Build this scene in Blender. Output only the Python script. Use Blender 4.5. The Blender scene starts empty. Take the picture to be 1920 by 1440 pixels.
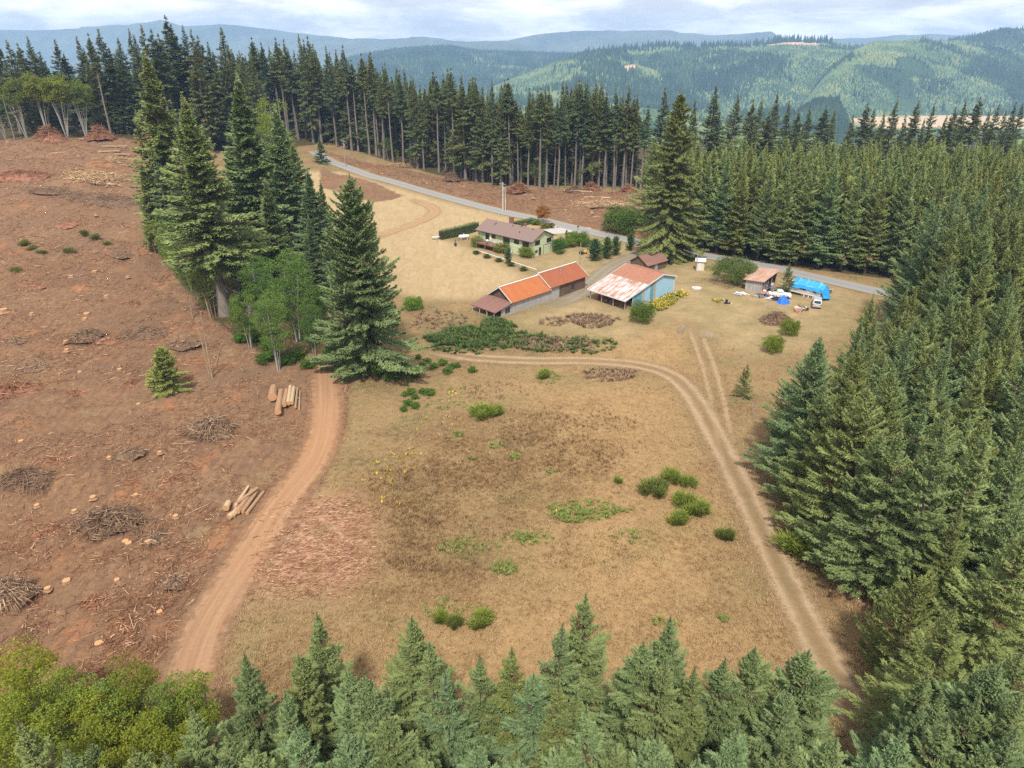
import bpy, math, random
import numpy as np
from mathutils import Vector
S = bpy.context.scene
COL = S.collection
R = math.radians
# ------------------------------------------------------------------ camera, sky, sun, exposure
CAMH, F, PITCH = 50.0, 1333.0, R(25.8)
cam = bpy.data.objects.new('camera', bpy.data.cameras.new('camera'))
COL.objects.link(cam)
cam.location = (0, 0, CAMH); cam.rotation_euler = (R(90) - PITCH, 0, 0)
cam.data.sensor_width = 36; cam.data.lens = F / 1920 * 36
cam.data.clip_start = 0.5; cam.data.clip_end = 60000
S.camera = cam
SUN_EL, SUN_AZ = R(55), R(-176)      # azimuth measured from +Y towards +X
W = bpy.data.worlds.new("World"); S.world = W; W.use_nodes = True
def build_world():
    nt = W.node_tree; n = nt.nodes; l = nt.links
    bg = n['Background']; bg.inputs['Strength'].default_value = 0.1
    sky = n.new('ShaderNodeTexSky'); sky.sky_type = 'NISHITA'; sky.sun_disc = False
    sky.sun_elevation = SUN_EL; sky.sun_rotation = SUN_AZ; sky.altitude = 300
    tc = n.new('ShaderNodeTexCoord'); sp = n.new('ShaderNodeSeparateXYZ'); l.new(tc.outputs['Generated'], sp.inputs[0])
    def m(op, a, b, clamp=False):
        q = n.new('ShaderNodeMath'); q.operation = op; q.use_clamp = clamp
        for i, v in enumerate((a, b)):
            if isinstance(v, (int, float)): q.inputs[i].default_value = v
            else: l.new(v, q.inputs[i])
        return q.outputs[0]
    zz = m('ADD', m('MAXIMUM', sp.outputs[2], 0.0), 0.20)
    cb = n.new('ShaderNodeCombineXYZ')
    l.new(m('DIVIDE', sp.outputs[0], zz), cb.inputs[0]); l.new(m('DIVIDE', sp.outputs[1], zz), cb.inputs[1])
    def noise(scale, det, rough, off):
        mp = n.new('ShaderNodeMapping'); mp.inputs['Location'].default_value = off
        l.new(cb.outputs[0], mp.inputs[0])
        t = n.new('ShaderNodeTexNoise'); t.inputs['Scale'].default_value = scale
        t.inputs['Detail'].default_value = det; t.inputs['Roughness'].default_value = rough
        t.inputs['Distortion'].default_value = 0.3
        l.new(mp.outputs[0], t.inputs['Vector']); return t.outputs['Fac']
    def ramp(v, stops):
        r = n.new('ShaderNodeValToRGB'); l.new(v, r.inputs[0])
        e = r.color_ramp.elements
        while len(e) < len(stops): e.new(0.5)
        for q, (p, c) in zip(e, stops): q.position = p; q.color = (*c, 1)
        return r.outputs[0]
    shade = ramp(noise(1.7, 8, 0.60, (1.3, 4.1, 0)), [(0.30, (0.52, 0.54, 0.58)), (0.45, (0.66, 0.68, 0.71)), (0.53, (0.86, 0.86, 0.87)), (0.66, (1.12, 1.11, 1.09))])
    cover = ramp(noise(0.9, 5, 0.55, (7.7, 2.2, 0)), [(0.14, (0, 0, 0)), (0.26, (1, 1, 1))])
    sc = n.new('ShaderNodeVectorMath'); sc.operation = 'SCALE'; sc.inputs['Scale'].default_value = 14.2; l.new(shade, sc.inputs[0])
    mx = n.new('ShaderNodeMix'); mx.data_type = 'RGBA'
    l.new(cover, mx.inputs[0]); l.new(sky.outputs[0], mx.inputs[6]); l.new(sc.outputs[0], mx.inputs[7])
    l.new(mx.outputs[2], bg.inputs['Color'])
build_world()
sun = bpy.data.objects.new('sun', bpy.data.lights.new('sun', 'SUN')); COL.objects.link(sun)
sun.data.energy = 5.0; sun.data.angle = R(5); sun.data.color = (1.0, 0.955, 0.89)
sdir = Vector((math.sin(SUN_AZ) * math.cos(SUN_EL), math.cos(SUN_AZ) * math.cos(SUN_EL), math.sin(SUN_EL)))
sun.rotation_euler = sdir.to_track_quat('Z', 'Y').to_euler()
S.view_settings.view_transform = 'Standard'; S.view_settings.look = 'None'
S.view_settings.exposure = 0.0; S.view_settings.gamma = 1.0
S.render.engine = 'CYCLES'
cy = S.cycles
cy.max_bounces = 5; cy.diffuse_bounces = 2; cy.glossy_bounces = 2; cy.transmission_bounces = 2
cy.volume_bounces = 1; cy.transparent_max_bounces = 16
cy.use_denoising = False; cy.use_adaptive_sampling = False
# ------------------------------------------------------------------ projection and terrain
CP, SP = math.cos(PITCH), math.sin(PITCH)
def ss(t):
    t = np.clip(t, 0, 1); return t * t * (3 - 2 * t)
def vn(x, y, seed=0):
    x = np.asarray(x, float); y = np.asarray(y, float)
    xi = np.floor(x).astype(np.int64); yi = np.floor(y).astype(np.int64); fx = x - xi; fy = y - yi
    fx = fx * fx * (3 - 2 * fx); fy = fy * fy * (3 - 2 * fy)
    def hsh(a, b):
        k = (a * 374761393 + b * 668265263 + seed * 974634547) & 0xffffffff
        k = ((k ^ (k >> 13)) * 1274126177) & 0xffffffff
        return ((k ^ (k >> 16)) & 0xffff) / 65535.0
    return (hsh(xi, yi) * (1 - fx) + hsh(xi + 1, yi) * fx) * (1 - fy) + (hsh(xi, yi + 1) * (1 - fx) + hsh(xi + 1, yi + 1) * fx) * fy
def h(x, y):
    x = np.asarray(x, float); y = np.asarray(y, float)
    z = 16 * ss((y - 120) / 170) * ss((-x - 70) / 90)
    z = z + 6 * ss((y - 240) / 110) * ss((-x - 10) / 80) * (1 - ss((-x - 70) / 90))
    z = z + 0.5 * np.sin(x / 19 + 1) * np.sin(y / 27) * ss((y - 20) / 60)
    z = z - 150 * ss((y - 340 - 40 * ss((-x - 60) / 80)) / 760)
    return z
def hf(x, y): return float(h(x, y))
def G(u, v, z=None):
    a = (u - 960) / F; b = (720 - v) / F
    d = (a, CP + b * SP, -SP + b * CP)
    if z is not None:
        t = (z - CAMH) / d[2]; return (d[0] * t, d[1] * t)
    lo = 1.0; t = 1.0
    while t < 3000:
        if CAMH + d[2] * t < hf(d[0] * t, d[1] * t): break
        lo = t; t += max(1.0, t * 0.01)
    for _ in range(30):
        m = (lo + t) / 2
        if CAMH + d[2] * m < hf(d[0] * m, d[1] * m): t = m
        else: lo = m
    return (d[0] * t, d[1] * t)
def zat(v, x, y):        # height of the sight line of pixel row v above the spot x,y
    b = (720 - v) / F
    return CAMH + y * (-SP + b * CP) / (CP + b * SP)
def proj(x, y, z):
    dep = y * CP - (z - CAMH) * SP
    up = y * SP + (z - CAMH) * CP
    return 960 + F * x / dep, 720 - F * up / dep
def PX(pts): return [G(u, v) for u, v in pts]
def poly_sd(P, X, Y):
    P = np.array(P, float); n = len(P); d2 = np.full(X.shape, 1e18); ins = np.zeros(X.shape, bool)
    for i in range(n):
        a = P[i]; b = P[(i + 1) % n]; e = b - a
        wx = X - a[0]; wy = Y - a[1]
        t = np.clip((wx * e[0] + wy * e[1]) / max(e @ e, 1e-9), 0, 1)
        d2 = np.minimum(d2, (wx - e[0] * t) ** 2 + (wy - e[1] * t) ** 2)
        c = ((a[1] > Y) != (b[1] > Y)) & (X < (b[0] - a[0]) * (Y - a[1]) / (b[1] - a[1] + 1e-12) + a[0])
        ins ^= c
    return np.where(ins, -1, 1) * np.sqrt(d2)
def mask(P, X, Y, soft=3.0):
    return ss(0.5 - poly_sd(P, X, Y) / (2 * soft))
def line_d(P, X, Y):
    P = np.array(P, float); d2 = np.full(X.shape, 1e18)
    for a, b in zip(P[:-1], P[1:]):
        e = b - a; wx = X - a[0]; wy = Y - a[1]
        t = np.clip((wx * e[0] + wy * e[1]) / max(e @ e, 1e-9), 0, 1)
        d2 = np.minimum(d2, (wx - e[0] * t) ** 2 + (wy - e[1] * t) ** 2)
    return np.sqrt(d2)
def catmull(P, step=1.0):
    P = [np.array(p, float) for p in P]; P = [2 * P[0] - P[1]] + P + [2 * P[-1] - P[-2]]
    out = []
    for i in range(1, len(P) - 2):
        n = max(2, int(np.linalg.norm(P[i + 1] - P[i]) / step))
        for k in range(n):
            t = k / n; a, b, c, d = P[i - 1:i + 3]
            out.append(0.5 * (2 * b + (c - a) * t + (2 * a - 5 * b + 4 * c - d) * t * t + (3 * b - a - 3 * c + d) * t ** 3))
    out.append(P[-2]); return np.array(out)
# ------------------------------------------------------------------ mesh helpers
def np_mesh(name, V, faces_list, tints=None, mats=(), smooth=False, midx=None):
    """faces_list: list of int arrays (n,k)"""
    me = bpy.data.meshes.new(name)
    V = np.ascontiguousarray(V, np.float32)
    me.vertices.add(len(V)); me.vertices.foreach_set('co', V.ravel())
    faces_list = [np.ascontiguousarray(f, np.int32) for f in faces_list if len(f)]
    lv = np.concatenate([f.ravel() for f in faces_list])
    tot = np.concatenate([np.full(len(f), f.shape[1], np.int32) for f in faces_list])
    st = np.concatenate([[0], np.cumsum(tot)[:-1]]).astype(np.int32)
    me.loops.add(len(lv)); me.loops.foreach_set('vertex_index', lv)
    me.polygons.add(len(tot)); me.polygons.foreach_set('loop_start', st); me.polygons.foreach_set('loop_total', tot)
    if midx is not None: me.polygons.foreach_set('material_index', np.ascontiguousarray(midx, np.int32))
    me.update(calc_edges=True)
    if smooth: me.polygons.foreach_set('use_smooth', np.ones(len(tot), bool))
    if tints is not None:
        a = me.attributes.new('tint', 'FLOAT', 'FACE'); a.data.foreach_set('value', np.ascontiguousarray(tints, np.float32))
    for m in mats: me.materials.append(m)
    me.validate(); return me
def obj(name, me, parent=None, loc=None):
    o = bpy.data.objects.new(name, me); COL.objects.link(o)
    if parent: o.parent = parent
    if loc: o.location = loc
    return o
def tag(o, label=None, cat=None, group=None, kind=None):
    if label: o['label'] = label
    if cat: o['category'] = cat
    if group: o['group'] = group
    if kind: o['kind'] = kind
    return o
def empty(name, loc, rz=0, label=None, cat=None, group=None):
    o = bpy.data.objects.new(name, None); COL.objects.link(o); o.location = loc; o.rotation_euler = (0, 0, rz)
    o.empty_display_size = 0.5
    return tag(o, label, cat, group)
class MB:
    def __init__(s): s.v = []; s.f = []
    def poly(s, pts):
        i = len(s.v); s.v += [tuple(p) for p in pts]; s.f.append(tuple(range(i, i + len(pts)))); return s
    def hexa(s, b, t):     # bottom 4, top 4, counter-clockwise from above
        i = len(s.v); s.v += [tuple(p) for p in b] + [tuple(p) for p in t]
        s.f += [(i + 3, i + 2, i + 1, i), (i + 4, i + 5, i + 6, i + 7)]
        for k in range(4): s.f.append((i + k, i + (k + 1) % 4, i + 4 + (k + 1) % 4, i + 4 + k))
        return s
    def box(s, x0, y0, z0, x1, y1, z1):
        q = [(x0, y0), (x1, y0), (x1, y1), (x0, y1)]
        return s.hexa([(x, y, z0) for x, y in q], [(x, y, z1) for x, y in q])
    def slab(s, a, b, c, d, th):   # top quad, ccw from above, thickened downwards
        return s.hexa([(p[0], p[1], p[2] - th) for p in (a, b, c, d)], [a, b, c, d])
    def tube(s, pts, rad, n=8, cap=True):
        i0 = len(s.v); pts = [Vector(p) for p in pts]
        for k, p in enumerate(pts):
            d = (pts[min(k + 1, len(pts) - 1)] - pts[max(k - 1, 0)]).normalized()
            a = d.orthogonal().normalized() if abs(d.z) < .9 else Vector((1, 0, 0)); a = (a - d * a.dot(d)).normalized(); b = d.cross(a)
            r = rad[k] if hasattr(rad, '__len__') else rad
            for j in range(n):
                t = 2 * math.pi * j / n; s.v.append(tuple(p + (a * math.cos(t) + b * math.sin(t)) * r))
        for k in range(len(pts) - 1):
            for j in range(n):
                s.f.append((i0 + k * n + j, i0 + k * n + (j + 1) % n, i0 + (k + 1) * n + (j + 1) % n, i0 + (k + 1) * n + j))
        if cap:
            s.f.append(tuple(i0 + j for j in reversed(range(n)))); s.f.append(tuple(i0 + (len(pts) - 1) * n + j for j in range(n)))
        return s
    def ball(s, c, r, n=10, m=6, zs=1.0, jit=0, rng=None):
        i0 = len(s.v); c = Vector(c)
        for a in range(m + 1):
            ph = math.pi * a / m
            for j in range(n):
                t = 2 * math.pi * j / n; rr = r * (1 + (rng.uniform(-jit, jit) if jit else 0))
                s.v.append((c.x + rr * math.sin(ph) * math.cos(t), c.y + rr * math.sin(ph) * math.sin(t), c.z + rr * zs * math.cos(ph)))
        for a in range(m):
            for j in range(n):
                s.f.append((i0 + a * n + j, i0 + (a + 1) * n + j, i0 + (a + 1) * n + (j + 1) % n, i0 + a * n + (j + 1) % n))
        return s
    def build(s, name, mat, parent=None, smooth=False, loc=None):
        me = bpy.data.meshes.new(name); me.from_pydata(s.v, [], s.f); me.validate(); me.update()
        if smooth: me.polygons.foreach_set('use_smooth', [True] * len(me.polygons))
        me.materials.append(mat)
        return obj(name, me, parent, loc)
def norm(a): return a / np.maximum(np.linalg.norm(a, axis=-1, keepdims=True), 1e-9)
def np_sticks(P0, P1, r0, r1, sides=3):
    n = len(P0); d = norm(P1 - P0); ref = np.where(np.abs(d[:, 2:3]) > 0.8, [[1., 0, 0]], [[0, 0, 1.]])
    a = norm(np.cross(d, ref)); b = np.cross(d, a); V = []
    for P, r in ((P0, r0), (P1, r1)):
        for j in range(sides):
            t = 2 * math.pi * j / sides
            V.append(P + (a * math.cos(t) + b * math.sin(t)) * np.asarray(r).reshape(-1, 1))
    V = np.stack(V, 1); base = (np.arange(n) * 2 * sides)[:, None]; Fq = []
    for j in range(sides): Fq.append(base + np.array([[j, (j + 1) % sides, sides + (j + 1) % sides, sides + j]]))
    Fq = np.stack(Fq, 1).reshape(-1, 4)
    caps = np.concatenate([base + np.arange(sides)[::-1][None], base + sides + np.arange(sides)[None]])
    return V.reshape(-1, 3), Fq, caps
def np_leaves(B, D, N, L, Wd, fold=0.25):
    D = norm(D); s = norm(np.cross(D, N)); n = np.cross(s, D)
    L = np.asarray(L).reshape(-1, 1); Wd = np.asarray(Wd).reshape(-1, 1)
    mid = B + D * L * 0.45 - n * Wd * fold
    V = np.stack([B, mid + s * Wd * 0.5, B + D * L, mid - s * Wd * 0.5], 1).reshape(-1, 3)
    i = (np.arange(len(B)) * 4)[:, None]
    return V, np.concatenate([i + np.array([[0, 1, 2]]), i + np.array([[0, 2, 3]])], 1).reshape(-1, 3)
def join(parts):
    V = []; Fs = []; o = 0
    for v, f in parts: V.append(v); Fs.append(f + o); o += len(v)
    return np.concatenate(V), Fs
# ------------------------------------------------------------------ materials
class NT:
    def __init__(s, name):
        s.m = bpy.data.materials.new(name); s.m.use_nodes = True; s.n = s.m.node_tree.nodes; s.l = s.m.node_tree.links
        s.b = s.n['Principled BSDF']; s.b.inputs['Roughness'].default_value = 0.85; s.b.inputs['Specular IOR Level'].default_value = 0.2
        s._tc = None
    def put(s, sock, v):
        if v is None: return
        if isinstance(v, (int, float)): sock.default_value = v
        elif isinstance(v, tuple): sock.default_value = v if len(v) == len(sock.default_value) else (*v, 1)
        else: s.l.new(v, sock)
    def node(s, t, **k):
        q = s.n.new('ShaderNode' + t)
        for a, v in k.items(): setattr(q, a, v)
        return q
    def co(s, kind='Object'):
        if not s._tc: s._tc = s.node('TexCoord')
        return s._tc.outputs[kind]
    def pos(s): return s.node('NewGeometry').outputs['Position']
    def mapv(s, v, scale=(1, 1, 1), rot=(0, 0, 0)):
        q = s.node('Mapping'); q.inputs['Scale'].default_value = scale; q.inputs['Rotation'].default_value = rot; s.l.new(v, q.inputs[0]); return q.outputs[0]
    def noise(s, scale, det=4, rough=.6, v=None, dist=0):
        q = s.node('TexNoise'); q.inputs['Scale'].default_value = scale; q.inputs['Detail'].default_value = det
        q.inputs['Roughness'].default_value = rough; q.inputs['Distortion'].default_value = dist
        s.l.new(v if v is not None else s.co(), q.inputs['Vector']); return q.outputs['Fac']
    def vor(s, scale, v=None, out='Distance'):
        q = s.node('TexVoronoi'); q.inputs['Scale'].default_value = scale
        s.l.new(v if v is not None else s.co(), q.inputs['Vector']); return q.outputs[out]
    def ramp(s, v, lo, hi):
        q = s.node('MapRange'); q.inputs[1].default_value = lo; q.inputs[2].default_value = hi; s.l.new(v, q.inputs[0]); return q.outputs[0]
    def math(s, op, a, b=0.0, clamp=False):
        q = s.node('Math', operation=op, use_clamp=clamp); s.put(q.inputs[0], a); s.put(q.inputs[1], b); return q.outputs[0]
    def mix(s, f, a, b, mode='MIX'):
        q = s.node('Mix', data_type='RGBA', blend_type=mode); s.put(q.inputs[0], f); s.put(q.inputs[6], a); s.put(q.inputs[7], b); return q.outputs[2]
    def attr(s, name, out='Fac'): q = s.node('Attribute', attribute_name=name); return q.outputs[out]
    def bump(s, hgt, dist, strength=1.0):
        q = s.node('Bump'); q.inputs['Distance'].default_value = dist; q.inputs['Strength'].default_value = strength; s.l.new(hgt, q.inputs['Height']); s.l.new(q.outputs[0], s.b.inputs['Normal'])
    def color(s, c): s.put(s.b.inputs['Base Color'], c); return s
    def rough(s, r, spec=None):
        s.put(s.b.inputs['Roughness'], r)
        if spec is not None: s.b.inputs['Specular IOR Level'].default_value = spec
        return s
def plain(name, c, rough=.8, var=.25, scale=3, metal=0, spec=.3):
    t = NT(name); n = t.noise(scale, 5)
    t.color(t.mix(n, tuple(x * (1 - var) for x in c), tuple(min(1, x * (1 + var)) for x in c))).rough(rough, spec); t.b.inputs['Metallic'].default_value = metal
    return t.m
def leaf_mat(name, ca, cb, trans=0.2):
    t = NT(name); oi = t.node('ObjectInfo'); q = t.node('ValToRGB'); t.l.new(t.attr('tint'), q.inputs[0]); e = q.color_ramp.elements
    e[0].position = 0; e[0].color = (*ca, 1); e[1].position = .9; e[1].color = (*cb, 1); z = e.new(.93); z.color = (.125, .085, .045, 1)
    c = q.outputs[0]
    c = t.mix(1.0, c, oi.outputs['Color'], 'MULTIPLY')
    t.color(c).rough(.65, .25)
    tr = t.node('BsdfTranslucent'); t.l.new(c, tr.inputs['Color']); mx = t.node('MixShader'); mx.inputs[0].default_value = trans
    t.l.new(t.b.outputs[0], mx.inputs[1]); t.l.new(tr.outputs[0], mx.inputs[2])
    t.l.new(mx.outputs[0], t.n['Material Output'].inputs['Surface']); return t.m
def bark_mat(name, ca, cb, scale=2.0):
    t = NT(name); n = t.noise(scale, 6, .65, t.mapv(t.co(), (2.5, 2.5, .35)))
    t.color(t.mix(t.ramp(n, .3, .7), ca, cb)).rough(.95, .1); t.bump(n, .08); return t.m
def tint_mat(name, stops, rough=.9, extra=None):
    t = NT(name); q = t.node('ValToRGB'); t.l.new(t.attr('tint'), q.inputs[0]); e = q.color_ramp.elements
    while len(e) < len(stops): e.new(.5)
    for a, (p, c) in zip(e, stops): a.position = p; a.color = (*c, 1)
    c = q.outputs[0]
    t.color(c).rough(rough, .15); return t.m
M = {}
M['needle'] = leaf_mat('fir_needles', (.108, .158, .056), (.225, .285, .110), .1)
M['leaf'] = leaf_mat('broad_leaves', (.10, .15, .035), (.20, .25, .06), .35)
M['far_needle'] = leaf_mat('timber_needles', (.085, .122, .044), (.160, .205, .082), .08)
M['bark'] = bark_mat('fir_bark', (.12, .10, .082), (.27, .232, .195))
M['dark_bark'] = bark_mat('young_fir_bark', (.06, .048, .038), (.13, .105, .085))
M['pale_bark'] = bark_mat('alder_bark', (.26, .24, .2), (.46, .44, .4), 4)
M['dead'] = bark_mat('dead_wood', (.22, .15, .09), (.42, .31, .2), 3)
M['logbark'] = bark_mat('log_bark', (.24, .135, .075), (.46, .29, .17), 4)
t = NT('cut_wood'); t.color(t.mix(t.noise(6, 3), (.42, .19, .075), (.56, .33, .17))).rough(.8); M['cut'] = t.m
t = NT('pale_peeled_wood'); t.color(t.mix(t.noise(2, 4, .6, t.mapv(t.co(), (6, 6, 1))), (.36, .24, .14), (.55, .41, .26))).rough(.8); M['peeled'] = t.m
M['brush'] = tint_mat('slash_branches', [(0, (.10, .06, .04)), (.5, (.25, .155, .095)), (.85, (.40, .27, .17)), (1, (.58, .42, .27))])
M['redbrush'] = tint_mat('red_slash', [(0, (.16, .07, .04)), (.55, (.32, .15, .08)), (.9, (.50, .28, .15)), (1, (.66, .46, .28))])
M['yellowslash'] = tint_mat('fresh_slash', [(0, (.26, .15, .08)), (.45, (.48, .30, .15)), (1, (.68, .50, .30))])
M['purple'] = tint_mat('purple_brush', [(0, (.12, .07, .05)), (.6, (.26, .165, .11)), (1, (.40, .28, .17))])
M['flower'] = tint_mat('yellow_petals', [(0, (.16, .19, .05)), (.4, (.34, .30, .05)), (.6, (.50, .38, .04)), (1, (.66, .50, .06))])
M['grass'] = tint_mat('dry_grass', [(0, (.12, .072, .032)), (.3, (.24, .142, .066)), (.65, (.37, .232, .112)), (.86, (.48, .335, .185)), (.88, (.17, .19, .05)), (1, (.22, .25, .06))])
M['weed'] = leaf_mat('weed_leaves', (.15, .19, .04), (.27, .32, .075), .35)
# ------------------------------------------------------------------ regions of the ground (photo outlines dropped onto the terrain)
ROAD = PX([(588, 284), (620, 303), (640, 310), (700, 332), (723, 337), (780, 354), (840, 371), (940, 397), (1007, 411), (1090, 431), (1167, 448), (1240, 462), (1313, 478), (1371, 488), (1444, 501), (1517, 518), (1605, 538), (1700, 560), (1860, 600)])
DIRTROAD = PX([(335, 1400), (352, 1290), (385, 1180), (440, 1085), (525, 950), (590, 860), (612, 780), (610, 700), (618, 655), (650, 640), (720, 640), (785, 650)])
TRACK = PX([(785, 650), (830, 662), (900, 672), (1000, 677), (1100, 677), (1200, 686), (1260, 706), (1300, 745), (1340, 815), (1380, 893), (1420, 975), (1460, 1062), (1500, 1143), (1540, 1222), (1580, 1295), (1612, 1380), (1640, 1440)])
SPUR = PX([(1378, 890), (1358, 820), (1340, 730), (1322, 670), (1308, 632), (1300, 600)])
LOOP = PX([(690, 452), (730, 436), (775, 420), (806, 406), (815, 395), (800, 384), (765, 372)])
GRAVEL = PX([(1225, 468), (1190, 480), (1145, 500), (1118, 522), (1085, 552), (1050, 568), (1015, 580)])
DRIVE = PX([(1105, 433), (1075, 431), (1045, 433), (1022, 434)])
DIRT_A = PX([(-300, 262), (290, 264), (330, 330), (340, 440), (350, 500), (420, 600), (490, 645), (545, 672), (600, 672), (660, 700), (650, 800), (610, 900), (560, 990), (500, 1060), (440, 1140), (425, 1230), (410, 1420), (-500, 1420), (-500, 700)])
DIRT_B = PX([(600, 280), (700, 306), (820, 330), (960, 352), (1180, 360), (1210, 400), (1240, 450), (1170, 440), (1090, 424), (1007, 404), (940, 390), (840, 364), (723, 331), (640, 304)])
DIRT_C = PX([(600, 316), (700, 342), (760, 368), (700, 380), (600, 350)])
CHIPS = PX([(560, 940), (640, 930), (700, 960), (690, 1060), (640, 1110), (500, 1120), (470, 1080), (520, 1010)])
MOWN = PX([(560, 320), (640, 322), (780, 362), (940, 404), (1040, 425), (900, 440), (830, 445), (885, 470), (990, 520), (900, 560), (800, 560), (700, 540), (600, 480)])
YARD = PX([(900, 440), (1060, 430), (1180, 455), (1330, 490), (1540, 530), (1640, 560), (1560, 640), (1440, 680), (1340, 640), (1270, 600), (1180, 640), (960, 610), (940, 595), (1100, 545), (1000, 510), (880, 475)])
GOLD = PX([(1040, 620), (1260, 610), (1330, 700), (1270, 700), (1200, 690), (1050, 690)])
GOLD2 = PX([(980, 720), (1270, 720), (1300, 840), (1370, 980), (1360, 1100), (1480, 1200), (1500, 1400), (700, 1400), (640, 1300), (760, 1180), (1000, 1080), (1050, 850)])
BROWN = PX([(860, 790), (1080, 760), (1160, 840), (1120, 920), (960, 950), (840, 940), (700, 920), (690, 860)])
BROWN2 = PX([(700, 970), (800, 930), (830, 1000), (760, 1060), (900, 1060), (880, 1110), (700, 1130), (690, 1050)])
OLIVE = PX([(780, 600), (960, 580), (1160, 590), (1150, 650), (980, 665), (800, 655)])
A_POLY = [G(1497, 840), G(1480, 900), G(1522, 985), G(1582, 1070), G(1642, 1140), G(1722, 1250), (60, 33), (112, 60), (140, 150), (88, 141), (74, 128), (64, 104), (50, 92)]
B_POLY = [(48, 186), (62, 173), (84, 161), (110, 150), (160, 145), (205, 214), (40, 216)]
FRONT_POLY = [(-60, 10), (60, 10), (60, 30), (30, 36), (10, 40), (-22, 39), (-60, 42)]
LEFT_WOOD = PX([(290, 400), (300, 480), (400, 600), (530, 690), (600, 650), (640, 560), (640, 460), (560, 350), (400, 330)])
FARW = [(-400, 285), (-170, 285), (-110, 300), (-85, 350), (-60, 325), (-20, 287), (40, 275), (60, 265), (80, 250), (300, 250), (300, 430), (-400, 430)]
def grid_axis(lo, hi, step, far_lo, far_hi, ratio=1.12):
    mid = list(np.arange(lo, hi + step * .5, step)); a = []; s = step; x = lo
    while x > far_lo: s *= ratio; x -= s; a.append(x)
    b = []; s = step; x = hi
    while x < far_hi: s *= ratio; x += s; b.append(x)
    return np.array(a[::-1] + mid + b)
def build_ground():
    xs = grid_axis(-190, 175, 0.8, -9000, 9000)
    ys = [4.0]
    while ys[-1] < 14000:
        y = ys[-1]; ys.append(y + (0.7 if y < 60 else 0.7 + (y - 60) * .008 if y < 420 else 3.6 + (y - 420) * .06))
    ys = np.array([-9000, -2000, -400, -60] + ys)
    X, Y = np.meshgrid(xs, ys); Z = h(X, Y)
    near = (np.abs(X) < 330) & (Y > 0) & (Y < 470)
    def mk(P, soft=2.0):
        o = np.zeros(X.shape); o[near] = mask(P, X[near], Y[near], soft); return o
    def dl(P):
        o = np.full(X.shape, 1e3); o[near] = line_d(P, X[near], Y[near]); return o
    dirt = np.clip(mk(DIRT_A, 2.2) + mk(DIRT_B, 1.2) + mk(DIRT_C, 3), 0, 1)
    dirt = np.maximum(dirt, np.where((X < -30) & near, mk(DIRT_A, 2.2), 0))
    roadd = np.minimum(np.minimum(dl(ROAD), dl(DIRTROAD)), np.minimum(dl(TRACK), dl(SPUR)))
    roadd = np.minimum(roadd, np.minimum(dl(GRAVEL), np.minimum(dl(DRIVE), dl(LOOP))))
    onroad = ss((roadd - 3.4) / 2.0)
    Z = np.where(near, Z + dirt * onroad * ((vn(X / 2.2, Y / 2.2, 1) - .5) * .75 + (vn(X / 1.0, Y / 1.0, 2) - .5) * .40 + (vn(X / 7, Y / 7, 3) - .5) * 1.2), Z)
    Z = np.where(near & (Y < 240), Z + (1 - dirt) * onroad * ((vn(X / 1.6, Y / 1.6, 5) - .5) * .12), Z)
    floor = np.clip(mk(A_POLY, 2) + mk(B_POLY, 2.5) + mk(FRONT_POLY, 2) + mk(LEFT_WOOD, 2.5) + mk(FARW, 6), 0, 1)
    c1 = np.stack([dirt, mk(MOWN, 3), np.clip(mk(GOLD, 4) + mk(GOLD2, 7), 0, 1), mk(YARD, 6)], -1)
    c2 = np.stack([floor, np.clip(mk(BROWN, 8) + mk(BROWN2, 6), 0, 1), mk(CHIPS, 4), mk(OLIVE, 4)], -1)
    ny, nx = X.shape
    idx = np.arange(ny * nx).reshape(ny, nx)
    q = np.stack([idx[:-1, :-1], idx[:-1, 1:], idx[1:, 1:], idx[1:, :-1]], -1).reshape(-1, 4)
    me = np_mesh('ground', np.stack([X, Y, Z], -1).reshape(-1, 3), [q], mats=[ground_mat()], smooth=True)
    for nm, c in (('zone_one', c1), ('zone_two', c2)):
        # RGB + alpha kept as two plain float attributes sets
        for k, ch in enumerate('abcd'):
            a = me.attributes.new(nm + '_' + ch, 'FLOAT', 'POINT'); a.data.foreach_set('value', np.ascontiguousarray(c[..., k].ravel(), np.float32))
    o = obj('ground', me); tag(o, 'bare brown clear-cut soil and dry tan meadow on a gentle slope', None, None, 'structure')
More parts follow.
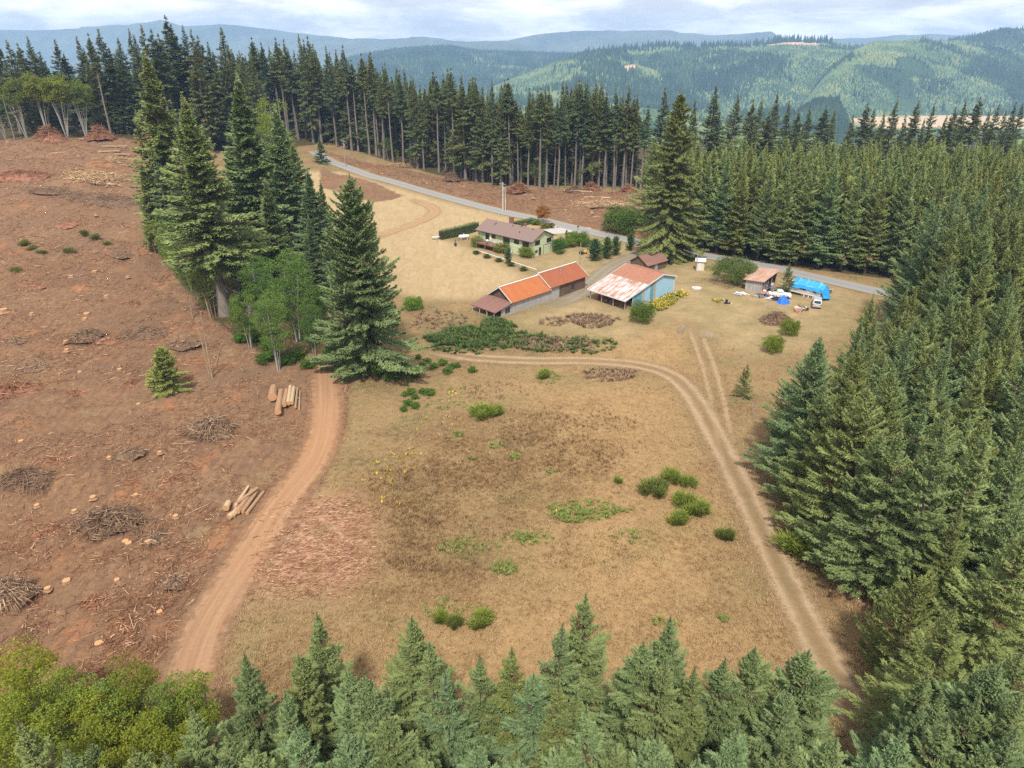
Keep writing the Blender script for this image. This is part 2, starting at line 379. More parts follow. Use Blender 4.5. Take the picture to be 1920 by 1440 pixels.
def ground_mat():
    t = NT('ground_soil_and_grass'); p = t.pos()
    big = t.noise(.035, 5, .6, p); mid = t.noise(.22, 6, .65, p); fine = t.noise(1.1, 6, .7, p); grit = t.noise(4.5, 4, .7, p)
    streak = t.noise(.5, 5, .65, t.mapv(p, (1, .35, 1), (0, 0, .5)), 1.2)
    def z(a): return t.attr(a)
    # dry meadow
    g = t.mix(t.ramp(mid, .34, .66), (.245, .164, .078), (.35, .24, .122))
    g = t.mix(t.ramp(fine, .35, .68), t.mix(.55, g, (.20, .125, .055)), g)
    g = t.mix(t.ramp(grit, .55, .8), g, (.47, .34, .18))
    g = t.mix(t.ramp(t.noise(.11, 6, .68, p), .48, .62), g, t.mix(t.ramp(fine, .35, .65), (.13, .105, .045), (.24, .19, .085)))
    g = t.mix(t.math('MULTIPLY', t.ramp(t.noise(.075, 6, .68, t.mapv(p, (1, 1.4, 1), (0, 0, .4))), .50, .62), .75), g, t.mix(t.ramp(fine, .35, .65), (.15, .09, .044), (.265, .165, .085)))
    gold = t.mix(t.ramp(fine, .3, .7), (.30, .186, .082), (.395, .256, .125))
    g = t.mix(t.math('MULTIPLY', z('zone_one_c'), t.ramp(mid, .25, .55)), g, gold)
    br = t.mix(t.ramp(fine, .35, .65), (.12, .072, .034), (.28, .175, .08))
    g = t.mix(t.math('MULTIPLY', z('zone_two_b'), t.ramp(t.noise(.16, 6, .7, p), .4, .6), True), g, br)
    ol = t.mix(t.ramp(fine, .35, .65), (.10, .092, .036), (.235, .18, .08))
    g = t.mix(t.math('MULTIPLY', z('zone_two_d'), t.ramp(mid, .3, .6), True), g, ol)
    yard = t.mix(t.ramp(mid, .3, .7), t.mix(t.ramp(fine, .4, .65), (.25, .19, .095), (.18, .165, .07)), t.mix(t.ramp(fine, .35, .65), (.36, .245, .125), (.44, .32, .175)))
    g = t.mix(t.math('MULTIPLY', z('zone_one_d'), .9), g, yard)
    mown = t.mix(t.ramp(streak, .3, .7), (.34, .24, .125), (.445, .33, .19))
    mown = t.mix(t.ramp(fine, .5, .8), mown, (.32, .235, .105))
    g = t.mix(t.math('MULTIPLY', z('zone_one_b'), t.ramp(mid, .1, .35), True), g, mown)
    # churned clear-cut soil
    d = t.mix(t.ramp(big, .35, .65), (.225, .118, .058), (.27, .162, .088))
    d = t.mix(t.ramp(mid, .35, .65), t.mix(.5, d, (.20, .115, .07)), d)
    d = t.mix(t.ramp(fine, .38, .60), t.mix(.7, d, (.13, .072, .042)), d)
    d = t.mix(t.ramp(grit, .56, .72), d, (.36, .22, .13))
    d = t.mix(t.ramp(t.noise(2.6, 5, .75, t.mapv(p, (1, .5, 1), (0, 0, .9))), .56, .74), d, (.37, .22, .125))
    d = t.mix(t.ramp(t.noise(.13, 4, .6, p), .58, .72), d, (.33, .145, .068))
    ds = t.noise(.8, 5, .6, t.mapv(p, (1.6, .25, 1), (0, 0, -.55)), .6)
    d = t.mix(t.math('MULTIPLY', t.ramp(ds, .50, .64), .6), d, (.14, .08, .05))
    d = t.mix(t.math('MULTIPLY', t.ramp(t.noise(.06, 6, .68, p), .50, .60), .55), d, (.17, .105, .066))
    d = t.mix(t.math('MULTIPLY', t.ramp(t.noise(.085, 6, .7, t.mapv(p, (1, 1, 1), (0, 0, 1))), .60, .68), .35), d, (.30, .24, .12))
    edge = t.math('ADD', z('zone_one_a'), t.math('MULTIPLY', t.math('SUBTRACT', t.noise(.4, 6, .7, p), .5), 1.1))
    g = t.mix(t.ramp(edge, .35, .65), g, d)
    ch = t.mix(t.ramp(t.noise(1.6, 5, .75, t.mapv(p, (.3, 1.6, 1), (0, 0, .25)), 1), .4, .62), (.27, .125, .07), (.50, .31, .20))
    g = t.mix(t.math('MULTIPLY', z('zone_two_c'), t.ramp(mid, .3, .5), True), g, ch)
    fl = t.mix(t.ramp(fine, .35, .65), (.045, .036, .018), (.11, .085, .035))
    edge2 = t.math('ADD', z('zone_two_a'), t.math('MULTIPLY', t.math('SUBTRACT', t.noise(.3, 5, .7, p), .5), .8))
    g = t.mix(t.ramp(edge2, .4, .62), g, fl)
    # far valley floor
    sp = t.node('SeparateXYZ'); t.l.new(p, sp.inputs[0])
    far = t.ramp(sp.outputs[1], 430, 560)
    fv = t.mix(t.ramp(t.noise(.004, 6, .65, p), .42, .58), (.045, .075, .035), (.10, .135, .06))
    fld = t.math('MULTIPLY', t.ramp(sp.outputs[0], 880, 960), t.math('MULTIPLY', t.ramp(sp.outputs[1], 1870, 1900), t.ramp(sp.outputs[1], 2380, 2330)))
    fld = t.math('MULTIPLY', fld, t.ramp(t.noise(.0025, 3, .5, p), .34, .42), True)
    fv = t.mix(fld, fv, (.52, .38, .22))
    g = t.mix(far, g, fv)
    t.color(g).rough(.95, .08)
    hh = t.math('ADD', t.math('MULTIPLY', fine, .6), t.math('MULTIPLY', grit, .35))
    t.bump(hh, .45, .9)
    return t.m
build_ground()
def ribbon(name, line, half, mat, off, label, nx=7, step=1.0):
    P = catmull(line, step); T = np.gradient(P, axis=0); T = norm(T); Nn = np.stack([-T[:, 1], T[:, 0]], 1)
    us = np.linspace(-1, 1, nx); V = []; 
    for u in us:
        q = P + Nn * u * half; V.append(np.stack([q[:, 0], q[:, 1], h(q[:, 0], q[:, 1]) + off], 1))
    V = np.stack(V, 1); n = len(P); idx = np.arange(n * nx).reshape(n, nx)
    q = np.stack([idx[:-1, :-1], idx[1:, :-1], idx[1:, 1:], idx[:-1, 1:]], -1).reshape(-1, 4)
    me = np_mesh(name, V.reshape(-1, 3), [q], mats=[mat], smooth=True)
    s = np.concatenate([[0], np.cumsum(np.linalg.norm(np.diff(P, axis=0), axis=1))])
    for nm, val in (('across', np.tile(us, n)), ('along', np.repeat(s, nx)), ('end', np.repeat(np.minimum(s, s[-1] - s), nx))):
        a = me.attributes.new(nm, 'FLOAT', 'POINT'); a.data.foreach_set('value', np.ascontiguousarray(val, np.float32))
    return tag(obj(name, me), label, None, None, 'structure')
def soft_edge(t, width, nz=.45, endfade=2.0, mul=None):
    a = t.math('ABSOLUTE', t.attr('across')); n = t.noise(.9, 5, .7, t.pos())
    e = t.math('ADD', a, t.math('MULTIPLY', t.math('SUBTRACT', n, .5), nz * 2))
    al = t.ramp(e, 1 - width * .1, 1 - width)
    al = t.math('MULTIPLY', al, t.ramp(t.attr('end'), .1, endfade), True)
    if mul is not None: al = t.math('MULTIPLY', al, mul)
    t.put(t.b.inputs['Alpha'], al)
t = NT('packed_dirt'); p = t.pos()
def across_vec(t, sx, sy):
    c = t.node('CombineXYZ'); t.l.new(t.math('MULTIPLY', t.attr('across'), sx), c.inputs[0]); t.l.new(t.math('MULTIPLY', t.attr('along'), sy), c.inputs[1]); return c.outputs[0]
ln = t.noise(1, 4, .6, across_vec(t, 6, .05)); fn = t.noise(2.2, 5, .7, p)
c = t.mix(t.ramp(ln, .35, .65), (.27, .152, .082), (.375, .238, .14)); c = t.mix(t.ramp(fn, .35, .7), t.mix(.4, c, (.25, .13, .07)), c)
c = t.mix(t.ramp(t.noise(.03, 3, .5, p), .4, .6), c, t.mix(.5, c, (.40, .20, .10)))
t.color(c).rough(.95, .08); t.bump(t.math('ADD', ln, t.math('MULTIPLY', fn, .5)), .25, .8); soft_edge(t, .55, .5); M['dirtroad'] = t.m
def track_mat(name, pale, mid, edge, floor=.36):
    t = NT(name); p = t.pos(); a = t.math('ABSOLUTE', t.attr('across'))
    rutv = t.math('ABSOLUTE', t.math('SUBTRACT', a, .36)); wob = t.math('MULTIPLY', t.math('SUBTRACT', t.noise(.35, 4, .6, p), .5), .28)
    k = t.ramp(t.math('ADD', rutv, wob), .30, .06)
    fn = t.noise(1.8, 5, .7, p); c = t.mix(k, mid, pale); c = t.mix(t.ramp(fn, .38, .68), t.mix(.5, c, edge), c)
    t.color(c).rough(.95, .08); t.bump(fn, .2, .7); soft_edge(t, .6, .5, 9, t.math('ADD', t.math('MULTIPLY', k, .88 - floor), floor)); return t.m
M['track'] = track_mat('wheel_track', (.43, .31, .19), (.36, .245, .135), (.27, .175, .09), .42)
M['spur'] = track_mat('faint_track', (.40, .285, .165), (.36, .245, .13), (.31, .20, .10), .2)
M['loop'] = track_mat('turning_loop', (.43, .27, .155), (.42, .265, .145), (.38, .25, .13), .75)
M['gravel'] = track_mat('gravel_drive', (.30, .26, .21), (.32, .26, .17), (.23, .19, .135), .7)
t = NT('chipseal'); p = t.pos(); a = t.math('ABSOLUTE', t.attr('across'))
c = t.mix(t.noise(3, 5, .7, p), (.20, .195, .185), (.29, .28, .265)); lanes = t.ramp(t.math('ABSOLUTE', t.math('SUBTRACT', a, .5)), .25, .05)
c = t.mix(t.math('MULTIPLY', lanes, .4), c, (.32, .31, .295)); c = t.mix(t.ramp(t.math('ADD', a, t.math('MULTIPLY', t.noise(.5, 4, .6, p), .2)), .93, 1.05), c, (.36, .29, .19))
t.color(c).rough(.9, .2); M['road'] = t.m
ribbon('road', ROAD, 2.75, M['road'], .09, 'grey paved country road crossing behind the house', 9)
ribbon('dirt_road', DIRTROAD, 3.3, M['dirtroad'], .06, 'packed reddish dirt haul road curving up the clear-cut', 13)
ribbon('grass_track', TRACK, 3.3, M['track'], .07, 'pale two-rut farm track curving through the dry meadow', 13)
ribbon('side_track', SPUR, 2.9, M['spur'], .055, 'faint wheel track running up towards the yard', 13)
ribbon('field_track', LOOP, 3.0, M['loop'], .06, 'worn earth turning loop in the mown field', 13)
ribbon('gravel_drive', GRAVEL, 3.0, M['gravel'], .065, 'grey gravel farm lane between the barns', 13)
ribbon('driveway', DRIVE, 3.4, plain('pale_gravel', (.42, .39, .35), .9, .15, 3), .075, 'pale gravel driveway beside the green house', 7)
# ------------------------------------------------------------------ vegetation kinds
def fir_parts(seed, H, z0, Rr, nb, dens, sl, sw, top=50, bot=-8, droop=.1, up=.15, pw=.8, low=.15, lump=.3, hang=.3, trunk_r=.22, stubs=0, lean=0.0, sparse=0.0, whorl=.4):
    rg = np.random.default_rng(seed)
    tt = (np.arange(nb) + rg.random(nb)) / nb; tt = tt ** .92
    wh = np.round(tt * nb / 5.0) / (nb / 5.0); tt = np.clip((1 - whorl) * tt + whorl * wh, 0, .985)
    zb = z0 + tt * (H * .955 - z0)
    az = rg.random(nb) * 2 * np.pi
    sector = 1 + lump * np.sin(az * 2 + rg.random() * 6 + tt * 5) * .6 + lump * .5 * np.sin(az * 3 + tt * 11 + rg.random() * 6)
    prof = (1 - tt) ** pw * np.minimum(1, .45 + tt / max(low, .01) * .55)
    L = Rr * prof * (.68 + .42 * rg.random(nb)) * np.clip(sector, .5, 1.4) + .10 * sl
    if sparse: L *= np.where(rg.random(nb) < sparse, .35, 1)
    ang = R(bot) + (R(top) - R(bot)) * tt ** 1.3 + rg.normal(0, R(7), nb)
    cnt = np.maximum(5, (L * dens * (1 if not sparse else .8)).astype(int))
    bi = np.repeat(np.arange(nb), cnt); N = len(bi)
    s = rg.random(N) ** .72 * .97 + .03
    Lb = L[bi]; ca, sa = np.cos(ang[bi]), np.sin(ang[bi]); ux, uy = np.cos(az[bi]), np.sin(az[bi])
    rad = Lb * s * ca; zz = zb[bi] + Lb * s * sa - droop * Lb * s ** 1.6 + up * Lb * s ** 3.2
    width = Lb * .20 * (1 - s) * s * 2.2
    side = np.where(rg.random(N) < .5, -1., 1.); off = side * width * rg.random(N)
    B = np.stack([ux * rad - uy * off, uy * rad + ux * off, zz + rg.normal(0, .04 * sl, N)], 1)
    slope = sa - droop * 1.6 * s ** .6 + up * 3.2 * s ** 2.2
    tan = norm(np.stack([ux * ca, uy * ca, slope], 1)); lat = np.stack([-uy, ux, 0 * ux], 1)
    al = (1.15 - .75 * s) + rg.normal(0, .2, N)
    D = tan * np.cos(al)[:, None] + lat * (side * np.sin(al))[:, None]
    D[:, 2] += rg.normal(.02, .22, N)
    hg = rg.random(N) < hang; D[hg, 2] -= .75
    Nn = np.stack([rg.normal(0, .35, N), rg.normal(0, .35, N), np.ones(N)], 1)
    ln = sl * (1.15 - .5 * s) * (.65 + .6 * rg.random(N)) * np.minimum(1, .42 + Lb / (Rr * .75))
    V1, F1 = np_leaves(B, D, Nn, ln, sw * (.75 + .5 * rg.random(N)), .3)
    # leader shoot
    k = 40; zt = H - (H - z0) * .075 * rg.random(k) ** .8; a2 = rg.random(k) * 6.28
    D2 = np.stack([np.cos(a2), np.sin(a2), .5 + .9 * rg.random(k)], 1); B2 = np.stack([0 * zt, 0 * zt, zt], 1)
    V2, F2 = np_leaves(B2, D2, np.stack([np.sin(a2), -np.cos(a2), .3 + 0 * a2], 1), sl * .62 * (1.1 - (zt - zt.min()) / (H - zt.min() + 1e-6) * .6), sw * .7 * np.ones(k))
    V, (f1, f2) = join([(V1, F1), (V2, F2)])
    tb = np.clip(rg.random(nb) * .45 + .25 * rg.random() + .15, 0, 1)
    ti = np.clip(tb[bi] + rg.normal(0, .13, N), 0, .9); dead = (rg.random(nb) < .05)[bi] & (s < .6) | (s < .2) & (rg.random(N) < .3); ti = np.where(dead & (tt[bi] < .8), 1.0, ti); ti = np.repeat(ti, 2); ti = np.concatenate([ti, np.full(2 * k, .6)])
    if lean: V[:, 0] += lean * (V[:, 2] / H) ** 1.6
    # trunk, dead stubs and main limbs
    zs = np.linspace(-.4, H * .985, 9); mb = MB()
    wob = rg.normal(0, .05, (9, 2)) * trunk_r * 3
    mb.tube([(wob[i, 0] * (0 < i < 8) + (lean * (max(zs[i], 0) / H) ** 1.6), wob[i, 1] * (0 < i < 8), zs[i]) for i in range(9)], [trunk_r * (1.25 if i == 0 else 1) * (1 - .93 * (zs[i] + .4) / H) + .015 for i in range(9)], 8)
    TV = np.array(mb.v); TQ = np.array([f for f in mb.f if len(f) == 4])
    P0 = []; P1 = []; r0 = []
    sel = rg.random(nb) < .55
    lp0 = np.stack([0 * zb, 0 * zb, zb], 1)[sel]; Ls = L[sel] * .62; c2, s2 = np.cos(ang[sel]), np.sin(ang[sel]); a3 = az[sel]
    lp1 = lp0 + np.stack([np.cos(a3) * Ls * c2, np.sin(a3) * Ls * c2, Ls * s2 - droop * Ls * .4], 1)
    P0.append(lp0); P1.append(lp1); r0.append(np.maximum(.012 * Ls, trunk_r * .07))
    if stubs:
        z = z0 * .18 + (z0 * .95) * rg.random(stubs); a = rg.random(stubs) * 6.28; l = Rr * (.2 + .5 * rg.random(stubs)) * (.4 + .6 * z / max(z0, 1)); el = rg.normal(-.25, .2, stubs)
        p = np.stack([0 * z, 0 * z, z], 1); P0.append(p); P1.append(p + np.stack([np.cos(a) * l, np.sin(a) * l, el * l], 1)); r0.append(np.full(stubs, trunk_r * .11))
    P0 = np.concatenate(P0); P1 = np.concatenate(P1); r0 = np.concatenate(r0)
    if lean:
        for P in (P0, P1): P[:, 0] += lean * (np.maximum(P0[:, 2], 0) / H) ** 1.6
    SV, SQ, SC = np_sticks(P0, P1, r0, r0 * .35)
    TV2, (tq, sq) = join([(TV, TQ), (SV, SQ)])
    return (V, [f1, f2], ti), (TV2, [tq, sq])
KIND = {}
def fir_kind(name, mat='needle', bark='bark', **k):
    (V, Fs, ti), (TV, TF) = fir_parts(**k)
    KIND[name] = (k['H'], np_mesh(name + '_crown', V, Fs, ti, [M[mat]]), np_mesh(name + '_trunk', TV, TF, None, [M[bark]], smooth=True))
NEAR = dict(H=14, z0=.3, Rr=3.0, nb=175, dens=120, sl=.36, sw=.06, top=58, bot=2, droop=.06, up=.2, pw=.78, low=.08, lump=.3, hang=.25, trunk_r=.17)
for i in range(6):
    k = dict(NEAR); k.update(seed=10 + i, Rr=[3.3, 2.9, 3.6, 3.1, 2.8, 3.4][i], nb=[175, 165, 190, 160, 175, 170][i], pw=[.76, .82, .72, .86, .8, .75][i], sparse=[0, .1, 0, .15, .05, 0][i])
    fir_kind(f'young{i}', bark='dark_bark', **k)
PLANT = dict(H=20, z0=.6, Rr=4.1, nb=190, dens=64, sl=.46, sw=.095, top=58, bot=-4, droop=.10, up=.22, pw=.66, low=.1, lump=.3, hang=.35, trunk_r=.24, stubs=12)
for i in range(8):
    k = dict(PLANT); k.update(seed=30 + i, Rr=[4.8, 4.2, 5.0, 4.5, 4.1, 4.8, 4.6, 4.3][i], lump=[.3, .45, .25, .4, .5, .3, .42, .35][i], sparse=[0, .12, 0, .06, .15, 0, .1, .05][i], pw=[.72, .80, .68, .76, .82, .70, .78, .74][i])
    fir_kind(f'plant{i}', bark='dark_bark', **k)
for i in range(4):
    k = dict(PLANT); k.update(seed=40 + i, H=25, z0=[1.6, 2.4, 1.4, 2.8][i], Rr=[4.3, 4.0, 4.6, 4.2][i], stubs=24, trunk_r=.27, dens=44, sl=.56, sw=.14, pw=.74)
    fir_kind(f'block{i}', bark='dark_bark', **k)
for i in range(7):
    fir_kind(f'timber{i}', 'far_needle', seed=60 + i, H=36, z0=[19, 22, 17, 23, 20, 14, 25][i], Rr=[4.0, 3.5, 4.4, 3.4, 3.8, 4.2, 3.2][i], nb=130, dens=24, sl=.95, sw=.24, top=50, bot=-18, droop=.16, up=.12, pw=.85, low=.2, lump=.35, hang=.35, trunk_r=.40, stubs=46, sparse=[0, .15, 0, .2, .1, 0, .25][i])
for i in range(4):
    fir_kind(f'skirted{i}', 'far_needle', seed=80 + i, H=34, z0=[2.5, 4, 3, 5][i], Rr=[5.4, 4.8, 5.8, 5.0][i], nb=190, dens=22, sl=.95, sw=.25, top=52, bot=-16, droop=.18, up=.14, pw=.88, low=.1, lump=.35, hang=.4, trunk_r=.42, stubs=10, sparse=.1)
BIG = dict(H=40, z0=5, Rr=6.6, nb=330, dens=42, sl=.85, sw=.25, top=48, bot=-14, droop=.20, up=.2, pw=.8, low=.12, lump=.38, hang=.42, trunk_r=.55, stubs=26)
for i, kw in enumerate([dict(z0=4, Rr=5.6), dict(z0=9, Rr=6.6, stubs=50, trunk_r=.72, lean=-.8, sparse=.12), dict(z0=4, Rr=6.2), dict(z0=2, Rr=6.4), dict(z0=6, Rr=3.0, nb=110, sparse=.3, trunk_r=.28, pw=.6)]):
    k = dict(BIG); k.update(seed=100 + i, **kw); fir_kind(f'big{i}', **k)
fir_kind('spruce', seed=120, H=34, z0=1.2, Rr=9.6, nb=440, dens=48, sl=.72, sw=.2, top=52, bot=-12, droop=.22, up=.30, pw=.74, low=.06, lump=.38, hang=.4, whorl=.2, trunk_r=.6, stubs=6)
fir_kind('cedar', seed=121, H=40, z0=.6, Rr=9.4, whorl=.15, nb=420, dens=38, sl=.95, sw=.27, top=40, bot=-22, droop=.3, up=.2, pw=.52, low=.06, lump=.25, hang=.65, trunk_r=.8)
fir_kind('sapling0', seed=130, H=6, z0=.1, Rr=2.3, nb=62, dens=48, sl=.36, sw=.1, top=60, bot=0, droop=.05, up=.12, pw=.85, low=.05, lump=.2, hang=.25, trunk_r=.09)
fir_kind('sapling1', seed=131, H=8, z0=.2, whorl=.15, Rr=3.7, nb=190, dens=75, sl=.42, sw=.11, top=55, bot=0, droop=.1, up=.12, pw=.6, low=.05, lump=.2, hang=.3, trunk_r=.12)
fir_kind('pine', seed=132, H=12, z0=.3, Rr=4.3, nb=110, dens=46, sl=.4, sw=.13, top=60, bot=5, droop=.1, up=.35, pw=.5, low=.1, lump=.4, hang=.1, trunk_r=.2)
def fuzz_parts(seed, H, z0, Rr, clumps, per, ls, shape=1.0, stems=1, trunk_r=.15, flat=.75, spread=.12, cl=1.0):
    """broad-leaved crown: leaf clumps round an uneven cloud of clump centres, on forked stems"""
    rg = np.random.default_rng(seed)
    ph = np.arccos(1 - 2 * rg.random(clumps)); th = rg.random(clumps) * 6.28; rr = rg.random(clumps) ** .4
    cz = (H + z0) / 2; hz = (H - z0) / 2
    C = np.stack([np.sin(ph) * np.cos(th) * Rr * rr, np.sin(ph) * np.sin(th) * Rr * rr, cz + np.cos(ph) * hz * rr], 1)
    k = (C[:, 2] - z0) / max(H - z0, .1); C[:, :2] *= (np.clip(shape + (1 - shape) * 0 + (k - .5) * (1 - shape) * 2, .35, 1.5))[:, None]
    C[:, :2] += rg.normal(0, Rr * .12, (clumps, 2))
    cr = cl * (Rr * .26 + hz * .1) * (.55 + .8 * rg.random(clumps))
    n = clumps * per; ci = np.repeat(np.arange(clumps), per)
    d = norm(rg.normal(0, 1, (n, 3))); d[:, 2] = np.abs(d[:, 2]) * .9 - .35 * rg.random(n); d = norm(d)
    B = C[ci] + d * (cr[ci] * (.35 + .7 * rg.random(n) ** .6))[:, None] * np.array([1, 1, flat])
    B[:, 2] = np.maximum(B[:, 2], .05)
    D = norm(rg.normal(0, 1, (n, 3)) + d * .8); Nn = norm(d + rg.normal(0, .5, (n, 3)))
    V, Fc = np_leaves(B, D, Nn, ls * (.7 + .7 * rg.random(n)), ls * .62 * (.7 + .6 * rg.random(n)), .15)
    tc = rg.random(clumps); ti = np.repeat(np.clip(tc[ci] * .6 + .2 + rg.normal(0, .15, n), 0, .9), 2)
    mb = MB(); P0 = []; P1 = []; r0 = []
    for s in range(stems):
        a = rg.random() * 6.28; b = spread * H * (0 if stems == 1 else 1) * (.4 + .8 * rg.random())
        q0 = np.array([math.cos(a) * .12 * stems ** .5, math.sin(a) * .12 * stems ** .5, -.2]); q2 = np.array([math.cos(a) * b, math.sin(a) * b, max(z0, .2) + (H - z0) * (.45 + .4 * rg.random())]); q1 = q0 * .6 + q2 * .4; q1[:2] *= .75
        mb.tube([q0, q1, q2], [trunk_r, trunk_r * .75, trunk_r * .3], 6)
        near = rg.choice(clumps, max(2, clumps // max(stems, 2) // 2)); w = .35 + .6 * rg.random(len(near))
        st = q1 * (1 - w[:, None]) + q2 * w[:, None]; P0.append(st); P1.append(C[near] * .92 + st * .08); r0.append(np.full(len(near), trunk_r * .22))
    TV = np.array(mb.v); TQ = np.array([f for f in mb.f if len(f) == 4])
    P0 = np.concatenate(P0); P1 = np.concatenate(P1); r0 = np.concatenate(r0)
    SV, SQ, _ = np_sticks(P0, P1, r0, r0 * .4); TV2, (tq, sq) = join([(TV, TQ), (SV, SQ)])
    return (V, [Fc], ti), (TV2, [tq, sq])
def fuzz_kind(name, mat='leaf', bark='bark', **k):
    (V, Fs, ti), (TV, TF) = fuzz_parts(**k)
    KIND[name] = (k['H'], np_mesh(name + '_crown', V, Fs, ti, [M[mat]]), np_mesh(name + '_trunk', TV, TF, None, [M[bark]], smooth=True))
for i in range(3): fuzz_kind(f'maple{i}', seed=200 + i, H=11, z0=1.0, Rr=2.9, clumps=[46, 38, 52][i], per=240, ls=.18, shape=.55, stems=7, trunk_r=.1, spread=.2, cl=.72)
for i in range(3): fuzz_kind(f'alder{i}', bark='pale_bark', seed=210 + i, H=14, z0=[3.5, 4, 1.6][i], Rr=3.4, clumps=[70, 60, 84][i], per=170, ls=.2, shape=.8, stems=[6, 5, 5][i], trunk_r=.1, spread=.13, cl=.72)
fuzz_kind('vine_maple', 'leaf', 'pale_bark', seed=220, H=24, z0=13, Rr=6.4, clumps=60, per=150, ls=.6, shape=.8, stems=7, trunk_r=.2, spread=.2)
fuzz_kind('whip', 'leaf', 'dead', seed=221, H=9, z0=1.5, Rr=1.6, clumps=18, per=26, ls=.3, stems=3, trunk_r=.06, spread=.12)
fuzz_kind('shrub', seed=230, H=2, z0=.1, Rr=1.2, clumps=34, per=140, ls=.16, stems=5, trunk_r=.03, spread=.2)
def broom_kind(name, seed):
    rg = np.random.default_rng(seed); n = 1500; st = 26; a0 = rg.random(st) * 6.283; q0 = np.sqrt(rg.random(st)) * .75; Hs = .7 + .9 * rg.random(st)
    i = rg.integers(0, st, n); a = rg.random(n) * 6.283; sp = .10 + .55 * rg.random(n) ** 2; f = rg.random(n) ** .7
    B = np.stack([np.cos(a0[i]) * q0[i] + np.cos(a) * sp * f, np.sin(a0[i]) * q0[i] + np.sin(a) * sp * f, Hs[i] * f * .8], 1)
    D = np.stack([np.cos(a) * .55 + np.cos(a0[i]) * .3, np.sin(a) * .55 + np.sin(a0[i]) * .3, .9 + 0 * a], 1)
    V, Fc = np_leaves(B, D, rg.normal(0, 1, (n, 3)) + [0, 0, .4], .28 + .25 * rg.random(n), .05 + .04 * rg.random(n))
    P1 = np.stack([np.cos(a0) * q0, np.sin(a0) * q0, Hs * .75], 1); SV, SQ, _ = np_sticks(P1 * [.25, .25, 0], P1, np.full(st, .018), np.full(st, .008))
    KIND[name] = (1.6, np_mesh(name + '_crown', V, [Fc], np.repeat(np.clip(.45 + rg.normal(0, .2, n), 0, .9), 2), [M['weed']]), np_mesh(name + '_trunk', SV, [SQ], None, [M['bark']]))
broom_kind('broom', 231)
broom_kind('broom2', 232)
fuzz_kind('apple', seed=232, H=5, z0=.6, Rr=4.2, clumps=70, per=240, ls=.22, stems=5, trunk_r=.1, spread=.25, flat=.9)
fuzz_kind('round_shrub', seed=233, H=3, z0=.0, Rr=1.7, clumps=80, per=110, ls=.15, stems=4, trunk_r=.05, flat=1)
fuzz_kind('autumn', seed=234, H=6, z0=1.6, Rr=2.6, clumps=50, per=150, ls=.22, stems=1, trunk_r=.12)
fir_kind('cypress', seed=133, H=6, z0=.05, Rr=2.6, nb=130, dens=40, sl=.3, sw=.13, top=72, bot=35, droop=0, up=.1, pw=.5, low=.3, lump=.12, hang=.05, trunk_r=.1)
fir_kind('grandfir', seed=134, H=22, z0=.3, Rr=5.5, nb=150, dens=26, sl=.75, sw=.24, top=55, bot=-6, droop=.1, up=.15, pw=.8, low=.05, lump=.25, hang=.35, trunk_r=.3)
prng = random.Random(5)
def plant(kind, name, x, y, H, label, cat, group=None, color=(1, 1, 1), fat=1.0, rz=None, parts=('trunk', 'crown'), tilt=0.0, dz=-.05):
    H0, cm, tm = KIND[kind]; s = H / H0
    root = empty(name, (x, y, hf(x, y) + dz), prng.random() * 6.28 if rz is None else rz, label, cat, group)
    root.rotation_euler[0] = tilt * prng.uniform(-1, 1); root.rotation_euler[1] = tilt * prng.uniform(-1, 1)
    root.scale = (s * fat, s * fat, s)
    t = obj(parts[0], tm, root); c = obj(parts[1], cm, root); c.color = (*color, 1)
    return root
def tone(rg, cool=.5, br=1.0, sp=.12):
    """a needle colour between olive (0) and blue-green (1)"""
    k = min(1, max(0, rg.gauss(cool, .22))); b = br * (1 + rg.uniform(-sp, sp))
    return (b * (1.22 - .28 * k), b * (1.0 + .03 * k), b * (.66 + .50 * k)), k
def ordinal(n):
    w = ['first', 'second', 'third', 'fourth', 'fifth', 'sixth', 'seventh', 'eighth', 'ninth', 'tenth', 'eleventh', 'twelfth', 'thirteenth', 'fourteenth', 'fifteenth', 'sixteenth', 'seventeenth', 'eighteenth', 'nineteenth', 'twentieth']
    t = ['', '', 'twenty', 'thirty', 'forty', 'fifty', 'sixty', 'seventy', 'eighty', 'ninety']
    if n <= 20: return w[n - 1]
    if n % 10 == 0: return t[n // 10][:-1] + 'ieth'
    return t[n // 10] + '-' + w[n % 10 - 1]
def hue(k): return 'blue-green' if k > .66 else 'olive green' if k < .34 else 'mid green'
# ------------------------------------------------------------------ far hills, mountains and their woods
def hill_mat(name, ca, cb, cc, sc):
    t = NT(name); p = t.pos(); n = t.noise(sc, 6, .65, p); n2 = t.noise(sc * 9, 4, .7, p)
    c = t.mix(t.ramp(n, .38, .62), ca, cb); c = t.mix(t.ramp(n2, .35, .7), t.mix(.4, c, ca), c)
    c = t.mix(t.attr('tan'), c, cc); t.color(c).rough(.95, .05); return t.m
M['hill'] = hill_mat('wooded_hill', (.030, .058, .030), (.062, .105, .045), (.56, .38, .22), .0035)
M['mountain'] = hill_mat('far_mountain', (.09, .115, .105), (.16, .19, .15), (.3, .25, .15), .002)  # base colour paled to add distance haze beyond what the volume gives
M['fartree'] = tint_mat('far_conifers', [(0, (.016, .034, .022)), (.35, (.034, .066, .034)), (.7, (.11, .172, .075)), (1, (.25, .27, .10))])
FAR_T = []
